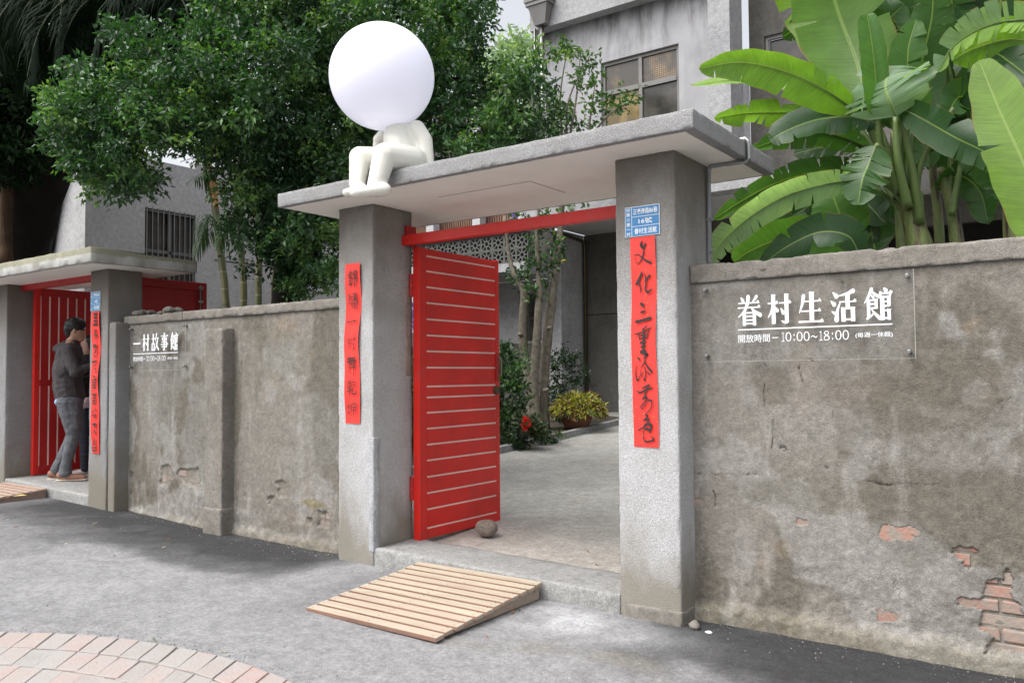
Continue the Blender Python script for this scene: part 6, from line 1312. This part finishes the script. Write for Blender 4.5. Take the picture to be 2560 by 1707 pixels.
for s_ in (-1, 1): sg.append(((.035, s_ * .074, 1.655), (.03, s_ * .078, 1.62), .014, .011, (1, .5, 1)))
hand(sg, (.26, A - .0, 1.275), (.8, .25, .5)); hand(sg, (.28, B_ - .02, 1.22), (1, -.2, .12))
body('body', sg, M['skin'], man, .010, 3, MM)
for s_ in (-1, 1):
    V, Fc = dome(MM @ Vector((.118, s_ * .032, 1.65)), .010, 10, 8); mk('eye', V, Fc, M['hair'], man, True)
body('hair', [((.02, 0, 1.705), (.03, 0, 1.69), .096, .094, (1.06, .93, .95)), ((-.035, 0, 1.66), (-.03, 0, 1.60), .066, .05, (.8, 1.1, 1)), ((.09, 0, 1.735), (.115, 0, 1.70), .045, .03, (1, 1.5, .8)), ((.02, -.05, 1.77), (.06, .03, 1.775), .03, .03, (1, 1, .6))], M['hair'], man, .009, 1, MM)
body('hoodie', [((-.03, 0, 1.0), (-.035, 0, 1.20), .148, .155, (1, 1.28, 1)), ((-.035, 0, 1.20), (-.02, 0, 1.40), .155, .135, (1, 1.42, 1)), ((-.01, -.10, 1.425), (-.01, .10, 1.425), .085, .085), ((-.02, 0, 1.44), (.01, 0, 1.50), .10, .066), ((-.01, 0, .93), (-.03, 0, 1.05), .150, .150, (1.02, 1.25, .7)), ((-.01, 0, .90), (-.01, 0, .93), .150, .150, (1.02, 1.2, .25)),
                ((.0, A - .10, 1.41), (.075, A - .15, 1.19), .070, .058), ((.075, A - .15, 1.18), (.24, A - .035, 1.265), .058, .040), ((.0, B_ + .10, 1.41), (.085, B_ + .13, 1.19), .068, .056), ((.085, B_ + .13, 1.18), (.25, B_ + .01, 1.21), .056, .040),
                ((-.12, -.045, 1.44), (-.13, .045, 1.43), .05, .05, (1.2, 1, .9)), ((-.06, -.07, 1.49), (-.12, -.03, 1.45), .034, .05), ((-.06, .07, 1.49), (-.12, .03, 1.45), .034, .05), ((.04, -.05, 1.48), (-.06, -.07, 1.50), .028, .034), ((.04, .05, 1.48), (-.06, .07, 1.50), .028, .034)], M['hoodie'], man, .010, 3, MM, .0045)
body('shirt_collar', [((-.03, -.035, 1.525), (-.03, .035, 1.525), .034, .034, (1, 1, .5)), ((.0, -.05, 1.515), (.03, -.04, 1.505), .02, .016, (1, 1, .6))], M['shirt'], man, .008, 2, MM)
body('shirt_tail', [((-.115, -.09, .865), (-.10, .06, .86), .040, .035, (.8, 1, 1.0)), ((-.11, -.09, .86), (.0, -.15, .905), .034, .012, (1, 1, .7))], M['shirt'], man, .008, 2, MM)
body('jeans', [((-.01, A * .75, .90), (-.01, B_ * .75, .90), .122, .122, (1, 1, .8)), ((-.03, A, .86), (.015, A, .66), .105, .09), ((.025, A, .86), (.04, A, .60), .098, .085), ((.02, B_, .86), (.03, B_, .60), .095, .082), ((.015, A, .66), (.045, A, .50), .086, .070), ((.045, A, .50), (-.02, A, .22), .070, .058), ((-.02, A, .22), (-.035, A, .11), .058, .062), ((-.03, B_, .86), (.02, B_, .52), .10, .070), ((.02, B_, .52), (-.12, B_, .2), .070, .056), ((-.12, B_, .2), (-.15, B_, .12), .056, .06), ((-.03, A, .10), (-.035, A, .085), .066, .066, (1, 1, .6))], M['jeans'], man, .010, 2, MM, .004)
for nm, (x, y) in (('shoe', (-.03, A)), ('shoe', (-.15, B_))):
    body(nm, [((x - .045, y, .075), (x + .03, y, .07), .046, .045, (1, .85, 1)), ((x + .03, y, .055), (x + .17, y, .04), .044, .032, (1, 1, .9))], M['shoe'], man, .008, 2, MM)
    body('sole', [((x - .055, y, .018), (x + .18, y, .018), .045, .040, (1, .95, .34))], M['sole'], man, .008, 1, MM)
we = atZ(211, 1186, .245)
wom, MW = person('woman in a black jacket half hidden behind the man in the small gateway', (we.x, we.y + .02, .235), math.radians(-122))
sg = [((0, 0, 1.52), (.01, 0, 1.44), .078, .066, (1.0, .9, 1.15)), ((.045, 0, 1.40), (.055, 0, 1.385), .034, .03), ((.078, 0, 1.455), (.088, 0, 1.435), .011, .011), ((0, 0, 1.33), (0, 0, 1.42), .042, .042), ((0, 0, 1.0), (0, 0, 1.25), .10, .11, (.85, 1.15, 1)),
      ((0, .13, 1.26), (.05, .16, 1.06), .036, .032), ((.05, .16, 1.06), (.2, .05, 1.02), .03, .022), ((0, -.13, 1.26), (.05, -.16, 1.06), .036, .032), ((.05, -.16, 1.06), (.2, -.05, 1.02), .03, .022), ((0, .07, .85), (0, .07, .1), .075, .035), ((0, -.07, .85), (0, -.07, .1), .075, .035), ((-.02, .07, .05), (.13, .07, .035), .03, .025), ((-.02, -.07, .05), (.13, -.07, .035), .03, .025)]
hand(sg, (.2, .05, 1.02), (1, -.1, .1)); hand(sg, (.2, -.05, 1.02), (1, .1, .1))
body('body', sg, m_flat('fair_skin', (.56, .36, .28), .5), wom, .010, 3, MW)
for s_ in (-1, 1): V, Fc = dome(MW @ Vector((.070, s_ * .030, 1.475)), .009, 10, 8, (1, 1, .6)); mk('eye', V, Fc, M['hair'], wom, True); V, Fc = bar(MW @ Vector((.076, s_ * .016, 1.503)), MW @ Vector((.066, s_ * .045, 1.500)), .006, .006); mk('eyebrow', V, Fc, M['hair'], wom)
V, Fc = dome(MW @ Vector((.082, 0, 1.405)), .016, 10, 8, (.6, .6, .35)); mk('lips', V, Fc, m_flat('lip_red', (.42, .08, .08), .4), wom, True)
body('hair', [((-.035, 0, 1.545), (-.045, 0, 1.49), .084, .076, (.95, 1.0, 1)), ((-.08, 0, 1.50), (-.09, 0, 1.48), .045, .04)], M['hair'], wom, .009, 2, MW)
body('jacket', [((0, 0, .92), (0, 0, 1.25), .125, .125, (.9, 1.25, 1)), ((0, -.1, 1.26), (0, .1, 1.26), .075, .075), ((0, 0, 1.30), (0, 0, 1.35), .07, .06), ((0, .13, 1.26), (.05, .16, 1.06), .058, .05), ((.05, .16, 1.06), (.18, .05, 1.02), .05, .036), ((0, -.13, 1.26), (.05, -.16, 1.06), .058, .05), ((.05, -.16, 1.06), (.18, -.05, 1.02), .05, .036)], M['blackc'], wom, .012, 3, MW, .006)
body('shirt_hem', [((0, -.04, .84), (0, .04, .84), .13, .13, (.9, 1.1, .8)), ((.04, .06, .80), (.05, -.05, .80), .1, .1)], M['pinkc'], wom, .012, 3, MW)
body('trousers', [((0, .055, .86), (0, .07, .5), .10, .082), ((0, .07, .5), (0, .07, .09), .082, .06), ((0, -.055, .86), (0, -.07, .5), .10, .082), ((0, -.07, .5), (0, -.07, .09), .082, .06)], M['navy'], wom, .011, 3, MW)
for y in (.07, -.07): body('shoe', [((-.03, y, .055), (.02, y, .06), .040, .038), ((.02, y, .045), (.13, y, .035), .038, .028)], M['pat'], wom, .008, 2, MW)

# ------------------------------------------------------------ litter
rl = np.random.default_rng(21)
t = m_leaf('dry_leaf', .1, .7); dry = [(.30, .13, .05), (.22, .10, .05), (.36, .26, .12), (.16, .2, .07), (.4, .38, .3)]
spots = [(40, 1318, 0), (18, 1300, 4), (236, 1308, 4), (285, 1387, 0), (350, 1332, 3), (420, 1348, 1), (820, 1388, 2), (1282, 1530, 1), (1298, 1524, 3), (1470, 1377, 0), (1492, 1411, 1), (1218, 1592, 0), (165, 1360, 4), (410, 1369, 4), (610, 1310, 3), (236, 1660, 3), (560, 1628, 4), (388, 1600, 3), (955, 1430, 4)]
WH = ['lying just below the browner ramp', 'at the left frame edge by the browner ramp', 'straight below the couplet of the small gate', 'in mid street below the left end pier', 'on dark tarmac below the small clear sign',
      'on dark tarmac left of the pilaster foot', 'on dark tarmac left of the main gate pillar', 'under the right edge of the pale ramp', 'just beside the right edge of the pale ramp', 'inside the main gate, farther from its step',
      'inside the main gate, nearer its step', 'right of the near corner of the pale ramp', 'midway between the browner ramp and brick paving', 'before the middle of the left wall', 'at the foot of the pilaster',
      'on the second row of paving bricks', 'where brick paving meets the street', 'just behind the edge of the brick paving', 'left of the top corner of the pale ramp']
for i, (u, v, ci) in enumerate(spots):
    p = atZ(u, v, .02)
    zg = (float(street_z(p.x)) if p.y < 4.17 else .135) + .006; p = atZ(u, v, zg); a = rl.uniform(0, 6.3); L_ = rl.uniform(.02, .045); W_ = L_ * .42
    V = []; n = 7
    for j in range(n):
        s_ = j / (n - 1); hw = W_ / 2 * math.sin(math.pi * s_) ** .8; 
        for q_ in (-1, 0, 1): x = (s_ - .5) * L_; y = q_ * hw; V.append((p.x + x * math.cos(a) - y * math.sin(a), p.y + x * math.sin(a) + y * math.cos(a), zg + .004 * abs(q_) + .006 * math.sin(s_ * 3 + i)))
    Fc = [(j * 3 + k2, j * 3 + k2 + 1, j * 3 + 4 + k2, j * 3 + 3 + k2) for j in range(n - 1) for k2 in (0, 1)]
    o = mk('fallen_leaf', V, Fc, t, None, True, np.tile(dry[ci], (len(V), 1))); nm_ = ('reddish brown', 'brown', 'tan', 'green', 'bleached')[ci]
    tag(o, 'small %s fallen leaf %s' % (nm_, WH[i]), 'leaf', 'leaves fallen on the ground')
# yellow leaf on the brown ramp
p = atZ(48, 1236, .235); V = [(p.x - .09, p.y - .02, .215), (p.x, p.y + .02, .236), (p.x + .1, p.y + .03, .232), (p.x + .01, p.y - .03, .225)]
o = mk('fallen_leaf', V, [(0, 3, 2, 1)], t, None, False, np.tile((.42, .36, .14), (4, 1))); tag(o, 'long yellow fallen leaf lying on the browner ramp of the small gate', 'leaf', 'leaves fallen on the ground')
# grit and crumbs of mortar along the wall feet and the brick kerb
n = 3400; X = np.where(rl.random(n) < .5, rl.uniform(-8, 1.2, n), rl.uniform(-5.5, -2, n)); Yg = np.empty(n)
a_ = rl.random(n); near = a_ < .6; Yg[near] = 4.34 - np.abs(rl.normal(0, .13, near.sum())); Yg[~near] = rl.uniform(1.8, 4.1, (~near).sum())
bx = np.interp(X, cur[:, 0], cur[:, 1]); kb = (~near) & (rl.random(n) < .55); Yg[kb] = bx[kb] + np.abs(rl.normal(0, .06, kb.sum())) + .01
ok = ~((X > -4.6) & (X < -1.88) & (Yg > 4.12)) & ~((X > -3.8) & (X < -2.75) & (Yg > 3.15)) & ~((X > -7.8) & (X < -5.95) & (Yg > 4.15) & (X > -6.3)); X = X[ok]; Yg = Yg[ok]; n = len(X)
R_ = rl.uniform(.0012, .0042, n) * rl.uniform(.6, 1.3, n); zz = street_z(X); Cc = np.stack([X, Yg, zz + R_ * .5 + .004], 1)
oc = np.array([(1, 0, 0), (-1, 0, 0), (0, 1, 0), (0, -1, 0), (0, 0, .8), (0, 0, -.8)]); of = np.array([(0, 2, 4), (2, 1, 4), (1, 3, 4), (3, 0, 4), (2, 0, 5), (1, 2, 5), (3, 1, 5), (0, 3, 5)])
V = (Cc[:, None] + oc[None] * R_[:, None, None] * rl.uniform(.6, 1.3, (n, 6, 1))).reshape(-1, 3); T = (np.arange(n)[:, None, None] * 6 + of[None]).reshape(-1, 3)
gc = np.repeat(np.array([.4, .39, .37]) * rl.uniform(.2, 1.1, (n, 1)), 6, axis=0); tg = NT('grit'); tg.fin(tg.attr(), .9)
tag(mk('grit', V, T, tg.m, None, False, gc), 'loose grit and mortar crumbs scattered along the wall feet', 'grit', kind='stuff')
